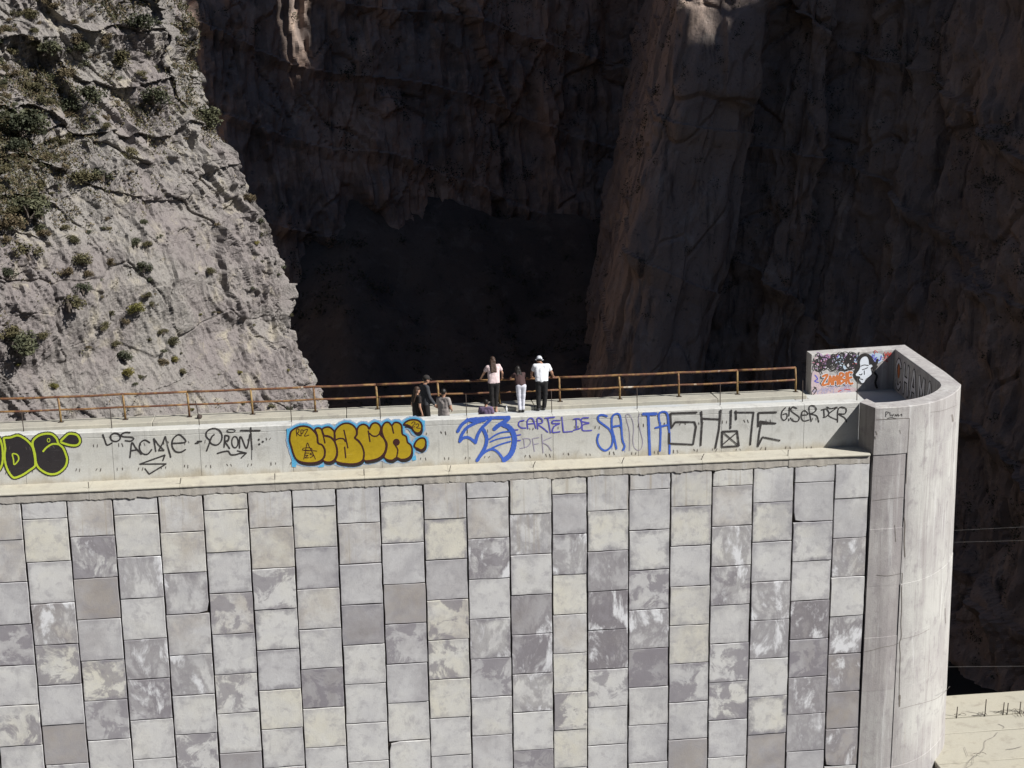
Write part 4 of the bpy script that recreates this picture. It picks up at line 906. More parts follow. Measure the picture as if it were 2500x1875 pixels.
# ------------------------------------------------------------------ plants
cliff_bvh = BVHTree.FromPolygons(cliffP.reshape(-1, 3).tolist(), [tuple(p_.vertices) for p_ in cliff.data.polygons])
def hit_cliff(px, py):
    d = (CF + CR*((px-1250)/FPX) - CU*((py-937.5)/FPX)).normalized(); h = cliff_bvh.ray_cast(CAM, d)
    if h[0] is None or h[0].y > 75: return None, None
    n_ = h[1] if h[1].dot(d) < 0 else -h[1]; return h[0], n_
SHORT_NAMES = {'dark green shrub under the grey rock dome at the top of the cliff': 'shrub under the rock dome', 'round dark green shrub in the middle of the upper cliff': 'round green shrub', 'large green shrub left of the middle of the upper cliff': 'large green shrub', 'wide dark shrub spreading just below the large green one': 'wide dark shrub', 'biggest green shrub at the left edge of the upper cliff': 'biggest green shrub', 'pale spiky shrub below the scrub at the top left': 'pale spiky shrub', 'olive shrub under the boulder near the cliff top': 'olive shrub under the boulder', 'grey green shrub clinging near the right edge of the cliff': 'shrub near the right edge', 'small tree poking past the cliff edge into the dark': 'tree on the cliff edge'}
def bush_mesh(seed, nleaf, size, flatten=0.85):
    r = random.Random(seed); V = []; F_ = []
    lob = [(Vector((r.uniform(-.55,.55), r.uniform(-.45,.45), r.uniform(0.0,.65))), r.uniform(0.28,0.55)) for _ in range(7)]
    for i in range(nleaf):
        c_, rad = r.choice(lob); d = Vector((r.gauss(0,1), r.gauss(0,1), r.gauss(0,1))).normalized()
        p_ = c_ + d*rad*(r.random()**0.4); p_.z *= flatten
        a = Vector((r.gauss(0,1), r.gauss(0,1), r.gauss(0,.7))).normalized(); b = a.cross(Vector((r.gauss(0,1), r.gauss(0,1), r.gauss(0,1)))).normalized()
        s1 = size*r.uniform(.6,1.4); s2 = s1*r.uniform(.35,.7); k_ = len(V)
        V += [p_-a*s1, p_+b*s2, p_+a*s1, p_-b*s2]; F_.append((k_,k_+1,k_+2,k_+3))
    me = bpy.data.meshes.new('foliage'); me.from_pydata(V, [], F_); me.update(); return me
BM = [bush_mesh(50+i, 900, 0.080) for i in range(6)]; BS = [bush_mesh(80+i, 260, 0.13) for i in range(5)]
for q in BM + BS: q.materials.append(MT['leaf_green'])
def stem_mesh(seed):
    r = random.Random(seed); V = []; F_ = []
    for j in range(4):
        a = Vector((r.uniform(-.08,.08), r.uniform(-.08,.08), -0.35)); b = Vector((r.uniform(-.4,.4), r.uniform(-.4,.4), r.uniform(.2,.6)))
        v_, f_ = tube_vf([a, a.lerp(b, .5) + Vector((0,0,.08)), b], [0.06, 0.04, 0.015], 5); k_ = len(V); V += v_; F_ += [tuple(i+k_ for i in q) for q in f_]
    me = bpy.data.meshes.new('stem'); me.from_pydata([tuple(q) for q in V], [], F_); me.materials.append(MT['bark']); return me
ST = [stem_mesh(i) for i in range(4)]
rs = random.Random(12)
def put_mat(o, mat): o.material_slots[0].link = 'OBJECT'; o.material_slots[0].material = mat
BIGS = []
def where(px, py, r_px, kind):
    q = min(BIGS, key=lambda b_: (b_[0]-px)**2 + (b_[1]-py)**2); dx, dy = px-q[0], py-q[1]; d = math.hypot(dx, dy)
    dr = ('right of' if dx > 0 else 'left of') if abs(dx) > 1.6*abs(dy) else ('below' if dy > 0 else 'above') if abs(dy) > 1.6*abs(dx) else ('below and ' if dy > 0 else 'above and ') + ('right of' if dx > 0 else 'left of')
    return '%s %s bush %s %s the %s' % ('tiny' if r_px < 7 else 'small' if r_px < 11 else 'medium', {'olive': 'olive', 'green': 'dark green', 'dry': 'dry brown', 'yellow': 'yellow green'}[kind], 'close' if d < 30 else 'well', dr, q[2])
def shrub(px, py, r_px, kind, label, group):
    if label is None: label = where(px, py, r_px, kind)
    else: BIGS.append((px, py, SHORT_NAMES.get(label) or ' '.join(label.split()[:6])))
    loc, n_ = hit_cliff(px, py)
    if loc is None: return None
    rad = 1.08*r_px*((loc-CAM).length/FPX); mt = MT['leaf_'+kind]; rz = rs.uniform(0, 6.28)
    M4 = Matrix.Translation(loc + n_*rad*0.25 - Vector((0,0,rad*0.15))) @ Matrix.Rotation(rz, 4, 'Z') @ Matrix.Diagonal((rad*1.15, rad*1.15, rad, 1))
    if r_px > 11:
        e = empty('shrub', loc, label, 'shrub', group); e.matrix_world = M4; e.empty_display_size = 0.2
        for nm, me in (('foliage', rs.choice(BM)), ('stem', rs.choice(ST))):
            o = bpy.data.objects.new(nm, me); COL.objects.link(o); o.parent = e
            if nm == 'foliage': put_mat(o, mt)
        return e
    o = bpy.data.objects.new('shrub', rs.choice(BS)); COL.objects.link(o); o.matrix_world = M4; put_mat(o, mt); return tag(o, label, 'shrub', group)
big = [  # detail-view pixels, radius, foliage, label
 (950,180,95,'green','dark green shrub under the grey rock dome at the top of the cliff'),(1030,660,100,'green','round dark green shrub in the middle of the upper cliff'),(600,650,110,'green','large green shrub left of the middle of the upper cliff'),(450,745,95,'green','wide dark shrub spreading just below the large green one'),
 (160,860,150,'green','biggest green shrub at the left edge of the upper cliff'),(520,310,70,'green','pale spiky shrub below the scrub at the top left'),(830,380,85,'olive','olive shrub under the boulder near the cliff top'),(1400,830,110,'green','grey green shrub clinging near the right edge of the cliff'),(1625,870,50,'green','small tree poking past the cliff edge into the dark'),
 (700,1190,65,'green','dark shrub in the crack left of the pale slab'),(530,1180,85,'olive','olive shrub above the brown ledge in the left half'),(160,1400,145,'green','broad green shrub at the left edge halfway down'),(840,1060,75,'olive','olive shrub beside the top of the smooth slab'),(290,300,85,'green','green shrub in the upper left scrub'),
 (220,600,50,'olive','small round olive shrub among boulders upper left'),(440,500,60,'dry','brown dry shrub among boulders upper left'),(960,510,42,'olive','olive shrub on the flat rock near the top edge'),(90,1000,80,'green','shrub below the biggest one at the left edge')]
for x, y, r_, kd, lb in big: shrub(x/2.765, y/2.765, r_/2.765, kd, lb, 'shrubs on the sunlit cliff')
big2 = [(510,375,50,'olive','olive shrub on the pillar left of the slab'),(570,510,75,'olive','flat topped olive shrub with bare stems left of the slab'),(540,710,65,'green','green shrub above the long diagonal ledge'),(455,800,110,'olive','long dark shrub filling the diagonal ledge'),(920,830,62,'yellow','bright yellow green shrub at the edge of the smooth slab'),
 (680,960,52,'olive','drooping olive shrub in the cleft below the diagonal ledge'),(830,1175,62,'green','dark green shrub low in the central cleft'),(850,1270,48,'yellow','yellowish shrub below the dark one in the cleft'),(1160,1060,48,'olive','olive shrub on the lower slab'),(1095,1215,42,'dry','brown drooping shrub low on the slab'),
 (130,1090,120,'green','dense dark green shrub low at the left edge'),(50,1010,80,'olive','olive scrub bush at the left edge above the dense one'),(200,100,130,'green','large green shrub on the left shoulder of the cliff'),(60,280,90,'dry','dry brown shrub at the left edge of the shoulder'),(200,460,95,'olive','olive shrub hanging over the blue streaked rock'),(50,590,70,'green','green shrub beside the blue streaked rock'),
 (1690,95,55,'dry','grey leafless shrub near the right edge of the cliff'),(1870,120,42,'green','green shrub leaning out from the right edge'),(960,570,55,'green','grey green shrub in the cleft beside the slab')]
for x, y, r_, kd, lb in big2: shrub(x/2.765, 450 + y/2.765, r_/2.765, kd, lb, 'shrubs on the sunlit cliff')
small = [(740,530,40),(430,600,50),(750,870,30),(820,930,45),(1000,640,30),(980,750,35),(1100,1000,35),(1190,1180,35),(1230,1270,35),(920,400,50),(990,410,35),(1410,590,40),(1040,810,35),(770,1080,40),(950,1300,30),(910,1350,22),(370,1360,40),(590,1100,20),(120,1220,25),(280,1020,45),(1610,1270,22),(1710,950,16),(1710,700,18),(1940,1260,18),(1440,860,15),(1480,860,15),(1080,350,20),(1830,1500,30),(1940,1510,30),(1640,1480,20),(1290,1520,18),(1000,1050,22),(1100,1130,25),(1780,340,26),(1760,250,30),(1740,390,25),(1770,520,14),(1320,600,14),(690,760,12),(1350,880,12),(1220,1140,12),(580,610,40),(430,300,35),(600,330,25),(690,300,25),(960,260,32),(1470,270,20),(1330,410,16),(1060,360,18),(1885,610,20),(1910,560,25),(1960,880,20),(2020,960,16)]
for x, y, r_ in small: shrub(x/2.765, 450 + y/2.765, max(5, r_/2.765), rs.choice(['olive','olive','green','yellow','dry']), None, 'small shrubs in the cliff cracks')
cnt = 0
while cnt < 150:
    px = 480*rs.random()**1.6; py = 620*rs.random()
    if py > 620 - px*1.1 and rs.random() < 0.85: continue
    if shrub(px, py, rs.uniform(5.5, 17 if px < 260 else 10), rs.choice(['olive','olive','dry','dry','green']), None, 'scrub bushes on the upper cliff') is not None: cnt += 1
def scrub(name, Pg, n, size, mask, mats, seed, label, clump=5):
    """uncountable low scrub as one object: loose leaf faces on the rock"""
    r = np.random.RandomState(seed); H, W = Pg.shape[:2]; V = []; k_ = 0
    du = np.gradient(Pg, axis=1); dv = np.gradient(Pg, axis=0); N_ = np.cross(du, dv); N_ /= np.linalg.norm(N_, axis=-1)[..., None] + 1e-9
    N_ *= np.where((N_*(np.array(CAM) - Pg)).sum(-1) < 0, -1, 1)[..., None]
    wgt = mask(Pg, N_).reshape(-1); wgt = np.clip(wgt, 0, None); idx = r.choice(len(wgt), n//clump, p=wgt/wgt.sum())
    base = Pg.reshape(-1, 3)[idx]; nn = N_.reshape(-1, 3)[idx]
    base = np.repeat(base, clump, 0) + r.normal(0, size*(1.3 if clump < 20 else 2.6), (len(base)*clump, 3)); nn = np.repeat(nn, clump, 0); base = base + nn*size*r.uniform(0.1, 1.2, (len(base), 1))
    a = r.normal(0, 1, base.shape); a /= np.linalg.norm(a, axis=1)[:, None]; b = np.cross(a, r.normal(0, 1, base.shape)); b /= np.linalg.norm(b, axis=1)[:, None]
    s1 = size*r.uniform(.5, 1.4, (len(base), 1)); s2 = s1*r.uniform(.3, .6, (len(base), 1))
    Q = np.stack([base-a*s1, base+b*s2, base+a*s1, base-b*s2], 1).reshape(-1, 3); m_ = len(base)
    me = bpy.data.meshes.new(name); me.vertices.add(len(Q)); me.vertices.foreach_set('co', Q.reshape(-1).astype(np.float32)); me.loops.add(m_*4); me.polygons.add(m_)
    me.loops.foreach_set('vertex_index', np.arange(m_*4, dtype=np.int32)); me.polygons.foreach_set('loop_start', np.arange(0, m_*4, 4, dtype=np.int32))
    for q in mats: me.materials.append(MT[q])
    me.polygons.foreach_set('material_index', r.randint(0, len(mats), m_).astype(np.int32)); me.update(calc_edges=True)
    o = link_mesh(name, me); return tag(o, label, 'scrub', kind='stuff')
def m1(Pg, N_):
    x, y, z = Pg[..., 0], Pg[..., 1], Pg[..., 2]; n_ = fbm(x*0.35, y*0.35, z*0.5, 4, 61)
    up = np.clip(N_[..., 2] - 0.02, 0, 1); hz = np.clip((z + 2 - (x + 16)*0.9)/9, 0, 1); vis = (z > -12)*(z < 18)*(y < 60)
    return (up*np.clip(n_ + 0.35, 0, 1)*hz + 0.42*np.clip(n_-0.12, 0, 1)*hz*hz + 0.004*up)*vis
scrub('dry_scrub', cliffP, 230000, 0.070, m1, ['leaf_dry', 'leaf_dry', 'leaf_olive', 'leaf_olive', 'leaf_green'], 5, 'low dry scrub and grass on the ledges of the sunlit cliff', 9)
def m2(Pg, N_):
    x, y, z = Pg[..., 0], Pg[..., 1], Pg[..., 2]; n_ = fbm(x*0.06, y*0.06, z*0.10, 4, 91)
    return np.clip(N_[..., 2]+0.05, 0, 1)*np.clip(n_ + 0.2, 0, 1)*(z < 26)*(z > -61)
scrub('canyon_scrub', towP, 16000, 0.14, m2, ['leaf_dark'], 6, 'dark scrub on the ledges of the shaded rock tower', 40)
scrub('canyon_scrub', rgtP, 60000, 0.15, m2, ['leaf_dark'], 16, 'dark scrub on the ledges of the shaded wall right of the tower', 40)
def m3(Pg, N_): return m2(Pg, N_) + 0.5*np.clip((-20 - Pg[..., 2])/18, 0, 1)*(Pg[..., 2] > -58)*np.clip(fbm(Pg[..., 0]*0.08, Pg[..., 1]*0.08, Pg[..., 2]*0.12, 4, 15) + 0.35, 0, 1)
scrub('canyon_scrub', farP, 110000, 0.24, m3, ['leaf_dark'], 7, 'dark scrub on the ledges of the far canyon wall', 40)
tp = np.stack([tx_, ty_, tz_], -1) if False else np.array([q.co[:] for q in talus.data.vertices]).reshape(90, 120, 3)
scrub('talus_scrub', tp, 90000, 0.26, lambda P_, N_: np.clip(fbm(P_[..., 0]*0.05, P_[..., 1]*0.05, 0*P_[..., 0], 4, 5) + 0.5, 0.05, 1), ['leaf_dark'], 8, 'dark trees and scrub on the slope at the foot of the far wall', 40)

# ------------------------------------------------------------------ people
def cloth(name, c, var=0.18): return flat(name, c, 0.85, var, 14)
SK = flat('skin', (0.40, 0.235, 0.165), 0.6, 0.10, 20); SK2 = flat('tanned_skin', (0.33, 0.185, 0.125), 0.6, 0.10, 20)
HAIR = flat('dark_brown_hair', (0.045, 0.026, 0.018), 0.55, 0.45, 40); HAIRB = flat('black_hair', (0.013, 0.011, 0.010), 0.5, 0.4, 40); EYE = flat('eye', (0.02, 0.015, 0.012), 0.3, 0.1); LIP = flat('lip', (0.30, 0.11, 0.09), 0.5, 0.1)
class Shp:
    """light collector of ellipsoids and tapered limbs"""
    def __init__(s): s.V = []; s.F = []; s.n = 0
    def put(s, v, f): s.V.append(v); s.F += [tuple(i + s.n for i in q) for q in f]; s.n += len(v)
    def to_mesh(s, me): me.from_pydata(np.concatenate(s.V).tolist(), [], s.F); me.update()
    def free(s): pass
NS, NR = 14, 9
_sp = [(0, 0, -1)] + [(math.cos(2*math.pi*j/NS)*math.sin(math.pi*i/NR), math.sin(2*math.pi*j/NS)*math.sin(math.pi*i/NR), -math.cos(math.pi*i/NR)) for i in range(1, NR) for j in range(NS)] + [(0, 0, 1)]
_sf = [(0, 1+(j+1) % NS, 1+j) for j in range(NS)] + [(1+i*NS+j, 1+i*NS+(j+1) % NS, 1+(i+1)*NS+(j+1) % NS, 1+(i+1)*NS+j) for i in range(NR-2) for j in range(NS)] + [(len(_sp)-1, 1+(NR-2)*NS+j, 1+(NR-2)*NS+(j+1) % NS) for j in range(NS)]
_sp = np.array(_sp); _cf = [(j, (j+1) % NS, NS+(j+1) % NS, NS+j) for j in range(NS)] + [tuple(range(NS-1, -1, -1)), tuple(range(NS, 2*NS))]
_cc = np.array([(math.cos(2*math.pi*j/NS), math.sin(2*math.pi*j/NS)) for j in range(NS)])
def ell(bm, c, r, rot=None):
    v = _sp*np.array(r)
    if rot is not None: v = v @ np.array(rot).T
    bm.put(v + np.array(c), _sf)
def cone(bm, a, ra, b, rb, ends=(True, True)):
    a = Vector(a); b = Vector(b); d = (b-a).normalized(); x = d.orthogonal().normalized(); y = d.cross(x)
    cir = _cc[:, :1]*np.array(x) + _cc[:, 1:]*np.array(y)
    bm.put(np.concatenate([cir*ra + np.array(a), cir*rb + np.array(b)]), _cf)
    if ends[0]: ell(bm, a, (ra,)*3)
    if ends[1]: ell(bm, b, (rb,)*3)
PENDING = []
def solid(name, bm, mat, parent, voxel=0.012, smooth=3, wrinkle=0.0, seed=0):
    """fuse overlapping shapes into one continuous skin (evaluated for all figures at once below)"""
    me = bpy.data.meshes.new(name); bm.to_mesh(me); bm.free()
    o = link_mesh(name, me, mat, parent)
    md = o.modifiers.new('fuse', 'REMESH'); md.mode = 'VOXEL'; md.voxel_size = voxel
    ms = o.modifiers.new('relax', 'SMOOTH'); ms.iterations = smooth; ms.factor = 0.5
    PENDING.append((o, mat, wrinkle, seed)); return o
def fuse_all():
    dg = bpy.context.evaluated_depsgraph_get()
    done = [(bpy.data.meshes.new_from_object(o.evaluated_get(dg)), o, mt, w_, sd) for o, mt, w_, sd in PENDING]
    for me, o, mt, w_, sd in done:
        o.modifiers.clear(); nm = o.data.name.split('.')[0]; o.data = me; me.name = nm
        me.materials.clear(); me.materials.append(mt); n = len(me.vertices)
        if w_:
            co = np.empty(n*3, np.float32); no = np.empty(n*3, np.float32); me.vertices.foreach_get('co', co); me.vertices.foreach_get('normal', no); co = co.reshape(-1, 3).astype(float); no = no.reshape(-1, 3)
            d = vn(co[:, 0]*9, co[:, 1]*9, co[:, 2]*15 + sd, 3) + 0.5*vn(co[:, 0]*24, co[:, 1]*24, co[:, 2]*30 + sd, 4)
            me.vertices.foreach_set('co', (co + no*d[:, None]*w_).reshape(-1).astype(np.float32))
        me.polygons.foreach_set('use_smooth', [True]*len(me.polygons)); me.update()
def person(loc, face, H, J, top, legs, hair, label, skin=SK, sleeve='short', bottom='long', shoes=(0.03,0.03,0.03), cap=None, slim=1.0, long_hair=0.0, bare_feet=False, extra_cap=None, group='people on the dam crest', hands='hang'):
    """loc: feet; face: heading in degrees, 0 looks away from the camera (+y); J: joint overrides in a 1.72 m figure, x right, y forward"""
    s = H/1.72; e = empty('person', loc, label, 'person', group); R3 = Matrix.Rotation(R(face), 3, 'Z')
    j = dict(aL=(-.10,-.01,.08), aR=(.10,.01,.08), kL=(-.105,.02,.49), kR=(.105,.03,.49), hL=(-.09,0,.90), hR=(.09,0,.90), pel=(0,-.005,.95), wai=(0,0,1.08), che=(0,0,1.27), sL=(-.18,0,1.41), sR=(.18,0,1.41), nec=(0,.005,1.47), hd=(0,.03,1.605), eL=(-.235,-.03,1.13), eR=(.235,-.03,1.13), wL=(-.24,.05,.89), wR=(.24,.05,.89)); j.update({k_: v_ for k_, v_ in J.items() if k_ != 'pitch'})
    W = {k_: Vector(loc) + R3 @ (Vector(v_)*s) for k_, v_ in j.items()}; dirv = lambda x: R3 @ Vector(x); 
    hdm = R3 @ Matrix.Rotation(R(J.get('pitch', (0,))[0]), 3, 'X')
    g = slim*s
    b = Shp()
    for S_ in 'LR':
        cone(b, W['h'+S_], .085*g, W['k'+S_], .058*g); cone(b, W['k'+S_], .056*g, W['a'+S_], .036*g)
        ft = W['a'+S_] + dirv((0,.10,-.055))*s; cone(b, W['a'+S_]+dirv((0,-.03,-.045))*s, .036*s, ft + dirv((0,.04,0))*s, .030*s); cone(b, W['a'+S_], .037*s, W['a'+S_]+dirv((0,-.02,-.05))*s, .036*s)
        cone(b, W['s'+S_], .052*g, W['e'+S_], .041*g); cone(b, W['e'+S_], .040*g, W['w'+S_], .027*g)
        cone(b, W['s'+S_]*0.6 + W['che']*0.4, .085*g, W['h'+S_], .085*g)
        # hand: palm, four fingers and a thumb
        fw = (W['w'+S_]-W['e'+S_]).normalized(); side_ = dirv((1,0,0)) if abs(fw.dot(dirv((1,0,0)))) < 0.8 else dirv((0,1,0)); 
        if hands == 'grip': fd_ = (dirv((0,1,0))*0.85 + Vector((0,0,-.25))).normalized(); pn = Vector((0,0,-1))
        else: fd_ = fw; pn = dirv((-1 if S_ == 'R' else 1, 0.2, 0))
        side_ = fd_.cross(pn).normalized(); wr = W['w'+S_]; pc = wr + fd_*.045*s
        ell(b, pc, (.030*s, .030*s, .030*s)); cone(b, wr, .024*s, pc + fd_*.03*s, .026*s)
        for q, (o_, L_) in enumerate(((-.030,.062),(-.010,.072),(.010,.068),(.029,.052))):
            k1 = pc + fd_*.030*s + side_*o_*s; k2 = k1 + (fd_*.8 + pn*.35).normalized()*L_*.55*s; k3 = k2 + (fd_*.35 + pn*.9).normalized()*L_*.5*s
            cone(b, k1, .0105*s, k2, .0095*s); cone(b, k2, .0095*s, k3, .008*s)
        tb = wr + fd_*.02*s + side_*(-.026*s); cone(b, tb, .012*s, tb + (fd_*.5 - side_*.7 + pn*.3).normalized()*.045*s, .010*s)
    cone(b, W['pel'], .105*g, W['che'], .115*g); cone(b, W['sL'], .055*g, W['sR'], .055*g); cone(b, W['hL'], .09*g, W['hR'], .09*g)
    cone(b, W['che'], .07*g, W['nec'], .055*s); cone(b, W['nec'], .052*s, W['hd'] + dirv((0,-.01,-.06))*s, .050*s)
    ell(b, W['hd'], (.074*s,.092*s,.112*s), hdm); ell(b, W['hd'] + hdm @ Vector((0,.03,-.05))*s, (.056*s,.062*s,.066*s), hdm)
    ell(b, W['hd'] + hdm @ Vector((0,.098,-.012))*s, (.013*s,.022*s,.022*s), hdm)
    for S_ in (-1, 1): ell(b, W['hd'] + hdm @ Vector((S_*.076,-.005,-.012))*s, (.012*s,.022*s,.032*s), hdm)
    solid('body', b, skin, e, 0.0115, 2)
    for S_ in (-1, 1):
        b = Shp(); ell(b, W['hd'] + hdm @ Vector((S_*.030,.083,.010))*s, (.014*s,.008*s,.007*s), hdm); from_bm('eye', b, EYE, e, True)
    b = Shp(); ell(b, W['hd'] + hdm @ Vector((0,.088,-.058))*s, (.024*s,.008*s,.008*s), hdm); from_bm('mouth', b, LIP, e, True)
    # clothes
    b = Shp(); z_h = W['pel'] + Vector((0,0,-.04*s))
    cone(b, W['hL']*0.9+W['pel']*0.1 + Vector((0,0,.0)), .112*g, W['che'], .135*g, ends=(False, True)); cone(b, W['hR']*0.9+W['pel']*0.1, .112*g, W['che'], .135*g, ends=(False, True)); cone(b, W['sL'], .073*g, W['sR'], .073*g)
    for S_ in 'LR':
        cone(b, W['s'+S_]*0.6 + W['che']*0.4, .096*g, W['h'+S_]*0.9+W['pel']*0.1, .112*g, ends=(True, False))
        if sleeve == 'long': cone(b, W['s'+S_], .070*g, W['e'+S_], .057*g); cone(b, W['e'+S_], .056*g, W['w'+S_]*0.93 + W['e'+S_]*0.07, .043*g, ends=(True, False))
        else: t_ = .62; cone(b, W['s'+S_], .070*g, W['s'+S_].lerp(W['e'+S_], t_), .068*g, ends=(True, False))
    cone(b, W['pel'], .128*g, W['che'], .128*g); cone(b, W['che'], .10*g, W['nec'] - Vector((0,0,.012*s)), .064*s, ends=(True, False))
    solid('shirt', b, top, e, 0.016, 3, 0.006, H*7)
    b = Shp(); cone(b, W['hL'], .108*g, W['hR'], .108*g); cone(b, W['pel'] + Vector((0,0,-.02)), .115*g, W['wai']*0.5 + W['pel']*0.5, .108*g)
    for S_ in 'LR':
        if bottom == 'long': cone(b, W['h'+S_], .104*g, W['k'+S_], .078*g); cone(b, W['k'+S_], .076*g, W['a'+S_] + Vector((0,0,.0 if not bare_feet else .10*s)), .060*g, ends=(True, False))
        else: cone(b, W['h'+S_], .106*g, W['k'+S_] + Vector((0,0,.02)), .090*g, ends=(True, False))
    solid('trousers' if bottom == 'long' else 'shorts', b, legs, e, 0.016, 3, 0.006, H*3)
    if not bare_feet:
        for S_ in 'LR':
            b = Shp(); a_ = W['a'+S_]; cone(b, a_+dirv((0,-.035,-.035))*s, .045*s, a_+dirv((0,.13,-.047))*s, .036*s); cone(b, a_ + Vector((0,0,.02)), .046*s, a_+dirv((0,-.02,-.03))*s, .046*s); solid('shoe', b, shoes if not isinstance(shoes, tuple) else cloth('shoe_leather', shoes), e, 0.011, 2)
    b = Shp(); ell(b, W['hd'] + hdm @ Vector((0,-.014,.026))*s, (.086*s,.098*s,.104*s), hdm)
    if long_hair:
        q0 = W['hd'] + hdm @ Vector((0,-.05,-.02))*s
        back_ = W['nec']*0.45 + W['che']*0.55 + dirv((0,-.125,0))*s
        for dx in (-.055, -.02, .02, .055): cone(b, q0 + dirv((dx*.8,0,.0))*s, .050*s, back_ + dirv((dx*1.25,-.01,0))*s + Vector((0,0,-long_hair*s*(1-abs(dx)*3))), .030*s)
    ho = solid('hair', b, hair, e, 0.015, 2, 0.009, H)
    if cap:
        b = Shp(); ell(b, W['hd'] + hdm @ Vector((0,-.008,.050))*s, (.096*s,.108*s,.088*s), hdm)
        bd = cap[1]; base_ = W['hd'] + hdm @ Vector((0, .10*bd, .030))*s
        for dx in (-.05, -.025, 0, .025, .05): cone(b, base_ + hdm @ Vector((dx,0,0))*s, .012*s, base_ + hdm @ Vector((dx*1.1, (.075-abs(dx)*.5)*bd, -.012))*s, .009*s)
        if cap[2]:
            for k_ in range(16):
                a_ = k_*math.pi/8; cone(b, W['hd'] + hdm @ Vector((.085*math.cos(a_), .095*math.sin(a_), .02))*s, .012*s, W['hd'] + hdm @ Vector((.130*math.cos(a_), .140*math.sin(a_), .0))*s, .010*s)
        solid('hat', b, cap[0], e, 0.011, 2)
    return e
lean = dict(pel=(0,.02,.95), wai=(0,.07,1.06), che=(0,.16,1.22), sL=(-.185,.235,1.345), sR=(.185,.235,1.345), nec=(0,.27,1.40), hd=(0,.345,1.515))
# woman in pink leaning on the rail
fx, fy = UZ(1204, 990, 0.0).x, 6.02
person((4.42, 6.02, 0.0), 0, 1.74, dict(lean, sL=(-.175,.17,1.40), sR=(.175,.17,1.43), nec=(0,.19,1.47), che=(0,.11,1.27), hd=(-.01,.24,1.60), eL=(-.30,.25,1.17), eR=(.29,.26,1.18), wL=(-.37,.47,.97), wR=(.30,.47,.98), aL=(-.06,0,.08), aR=(.06,.02,.08), kL=(-.07,.03,.5), kR=(.07,.03,.5), pitch=(-18,)),
       cloth('pale_pink_jersey', (0.58,0.46,0.46)), cloth('black_denim', (0.016,0.014,0.014)), HAIR, 'woman in a pale pink T-shirt with long brown hair leaning on the rail', slim=.9, long_hair=.10, bare_feet=True, hands='grip')
# person in brown top and white trousers
person((5.25, 5.86, 0.0), 3, 1.60, dict(lean, che=(-.01,.24,1.14), wai=(0,.10,1.03), sL=(-.16,.37,1.235), sR=(.16,.37,1.235), nec=(-.01,.42,1.27), hd=(-.02,.50,1.365), eL=(-.25,.55,1.08), eR=(.20,.58,1.06), wL=(-.22,.73,1.05), wR=(.10,.73,1.05), aL=(-.05,0,.08), aR=(.06,.0,.08), kL=(-.075,.03,.48), kR=(.075,.03,.48), pitch=(-30,)),
       cloth('brown_knit', (0.055,0.032,0.032)), cloth('white_denim', (0.50,0.50,0.56)), HAIRB, 'person in a dark brown top and white trousers bent over the rail', slim=.88, long_hair=.02, hands='grip')
# man in white
person((5.92, 6.00, 0.0), -6, 1.74, dict(lean, sL=(-.20,.20,1.37), sR=(.21,.20,1.37), nec=(0,.24,1.43), hd=(-.06,.33,1.535), eL=(-.30,.28,1.13), eR=(.33,.26,1.13), wL=(-.30,.49,.985), wR=(.37,.50,.985), aL=(-.10,-.03,.08), aR=(.07,.05,.08), pitch=(-25,)),
       cloth('white_jersey', (0.66,0.67,0.70), .06), cloth('black_trousers', (0.016,0.015,0.016)), HAIRB, 'man in a white T-shirt and white cap leaning on the rail', skin=SK2, cap=(cloth('white_cap', (0.52,0.54,0.58)), -1, True), hands='grip', shoes=(0.05,0.05,0.055), slim=1.06)
# girl in black near the parapet
person((1.85, 3.0, 0.0), -62, 1.60, dict(pitch=(-6,), aL=(-.09,-.10,.08), aR=(.09,.14,.10)), cloth('black_jersey', (0.022,0.018,0.018)), cloth('black_leggings', (0.012,0.011,0.012)), HAIR, 'girl in a black top with long dark hair walking right beside the tall man', long_hair=.12, slim=.92)
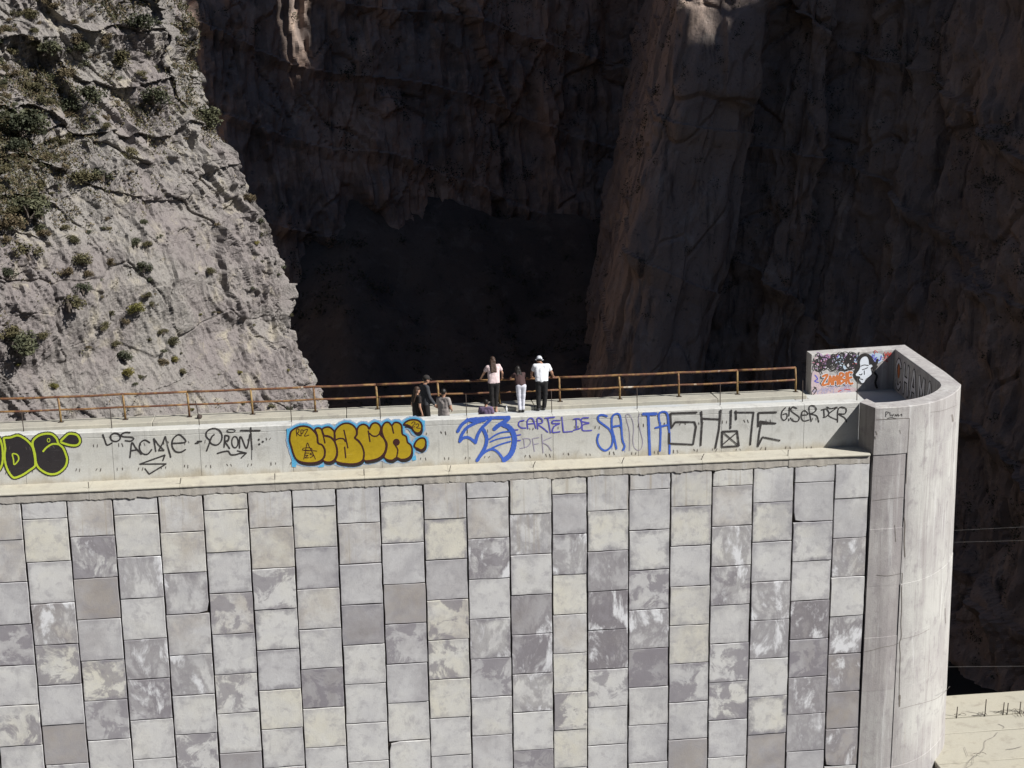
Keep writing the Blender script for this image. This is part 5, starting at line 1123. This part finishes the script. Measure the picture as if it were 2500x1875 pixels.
# tall man in a grey sweater
person((2.12, 3.55, 0.0), -72, 1.80, dict(eR=(.22,.06,1.12), wR=(.20,.22,.90), eL=(-.23,-.02,1.12), wL=(-.22,.10,.87), pitch=(-8,), aL=(-.09,-.16,.09), aR=(.09,.18,.08), hd=(0,.06,1.60)), cloth('charcoal_sweater', (0.046,0.048,0.054)), cloth('black_shorts', (0.014,0.013,0.013)), HAIRB, 'tall man in a charcoal sweater, dark cap and shorts walking right', skin=SK2, sleeve='long', bottom='short', cap=(cloth('dark_cap', (0.026,0.023,0.022)), 1, False))
# person in beige T-shirt
person((2.60, 2.55, 0.0), -35, 1.60, dict(eR=(.25,.02,1.12), wR=(.15,.24,1.02), eL=(-.24,.02,1.12), wL=(-.12,.24,1.0), pitch=(-4,)), cloth('beige_jersey', (0.28,0.25,0.235)), cloth('grey_trousers', (0.06,0.06,0.065)), HAIRB, 'dark haired person in a beige T-shirt seen from behind near the parapet', skin=SK2, slim=.98)
# child in purple
person((3.74, 1.75, 0.0), -20, 1.44, dict(pitch=(-5,), eR=(.27,.02,1.14), wR=(.2,.2,1.2)), cloth('dusty_purple_jersey', (0.135,0.10,0.165)), cloth('dark_trousers', (0.03,0.03,0.035)), HAIRB, 'dark haired child in a purple top, only head and shoulders above the parapet', slim=.98)
# a small white bottle and a dark stone on the kerb
b = Shp(); 
for z0, r0, z1, r1 in ((0.0,.032,.15,.032),(.15,.032,.19,.014),(.19,.014,.225,.014)): cone(b, (4.79,5.93,z0+.004), r0, (4.79,5.93,z1), r1, ends=(False, False))
bo = empty('bottle', (4.79,5.93,0), 'small white bottle standing on the crest by the rail', 'bottle'); from_bm('flask', b, flat('white_plastic', (0.6,0.6,0.6), 0.4, .05), bo, True)
b = Shp(); cone(b, (4.79,5.93,.222), .017, (4.79,5.93,.245), .017, ends=(False, False)); from_bm('lid', b, flat('blue_plastic', (0.25,0.3,0.4), 0.4, .05), bo)
b = bmesh.new(); bmesh.ops.create_icosphere(b, subdivisions=2, radius=.085, matrix=Matrix.Translation((-4.69,6.3,.185)))
for q in b.verts: q.co += mnoise.noise_vector(q.co*6)*.03
tag(from_bm('stone', b, MT['rod']), 'dark round stone lying on the kerb below the cliff', 'stone')
fuse_all()
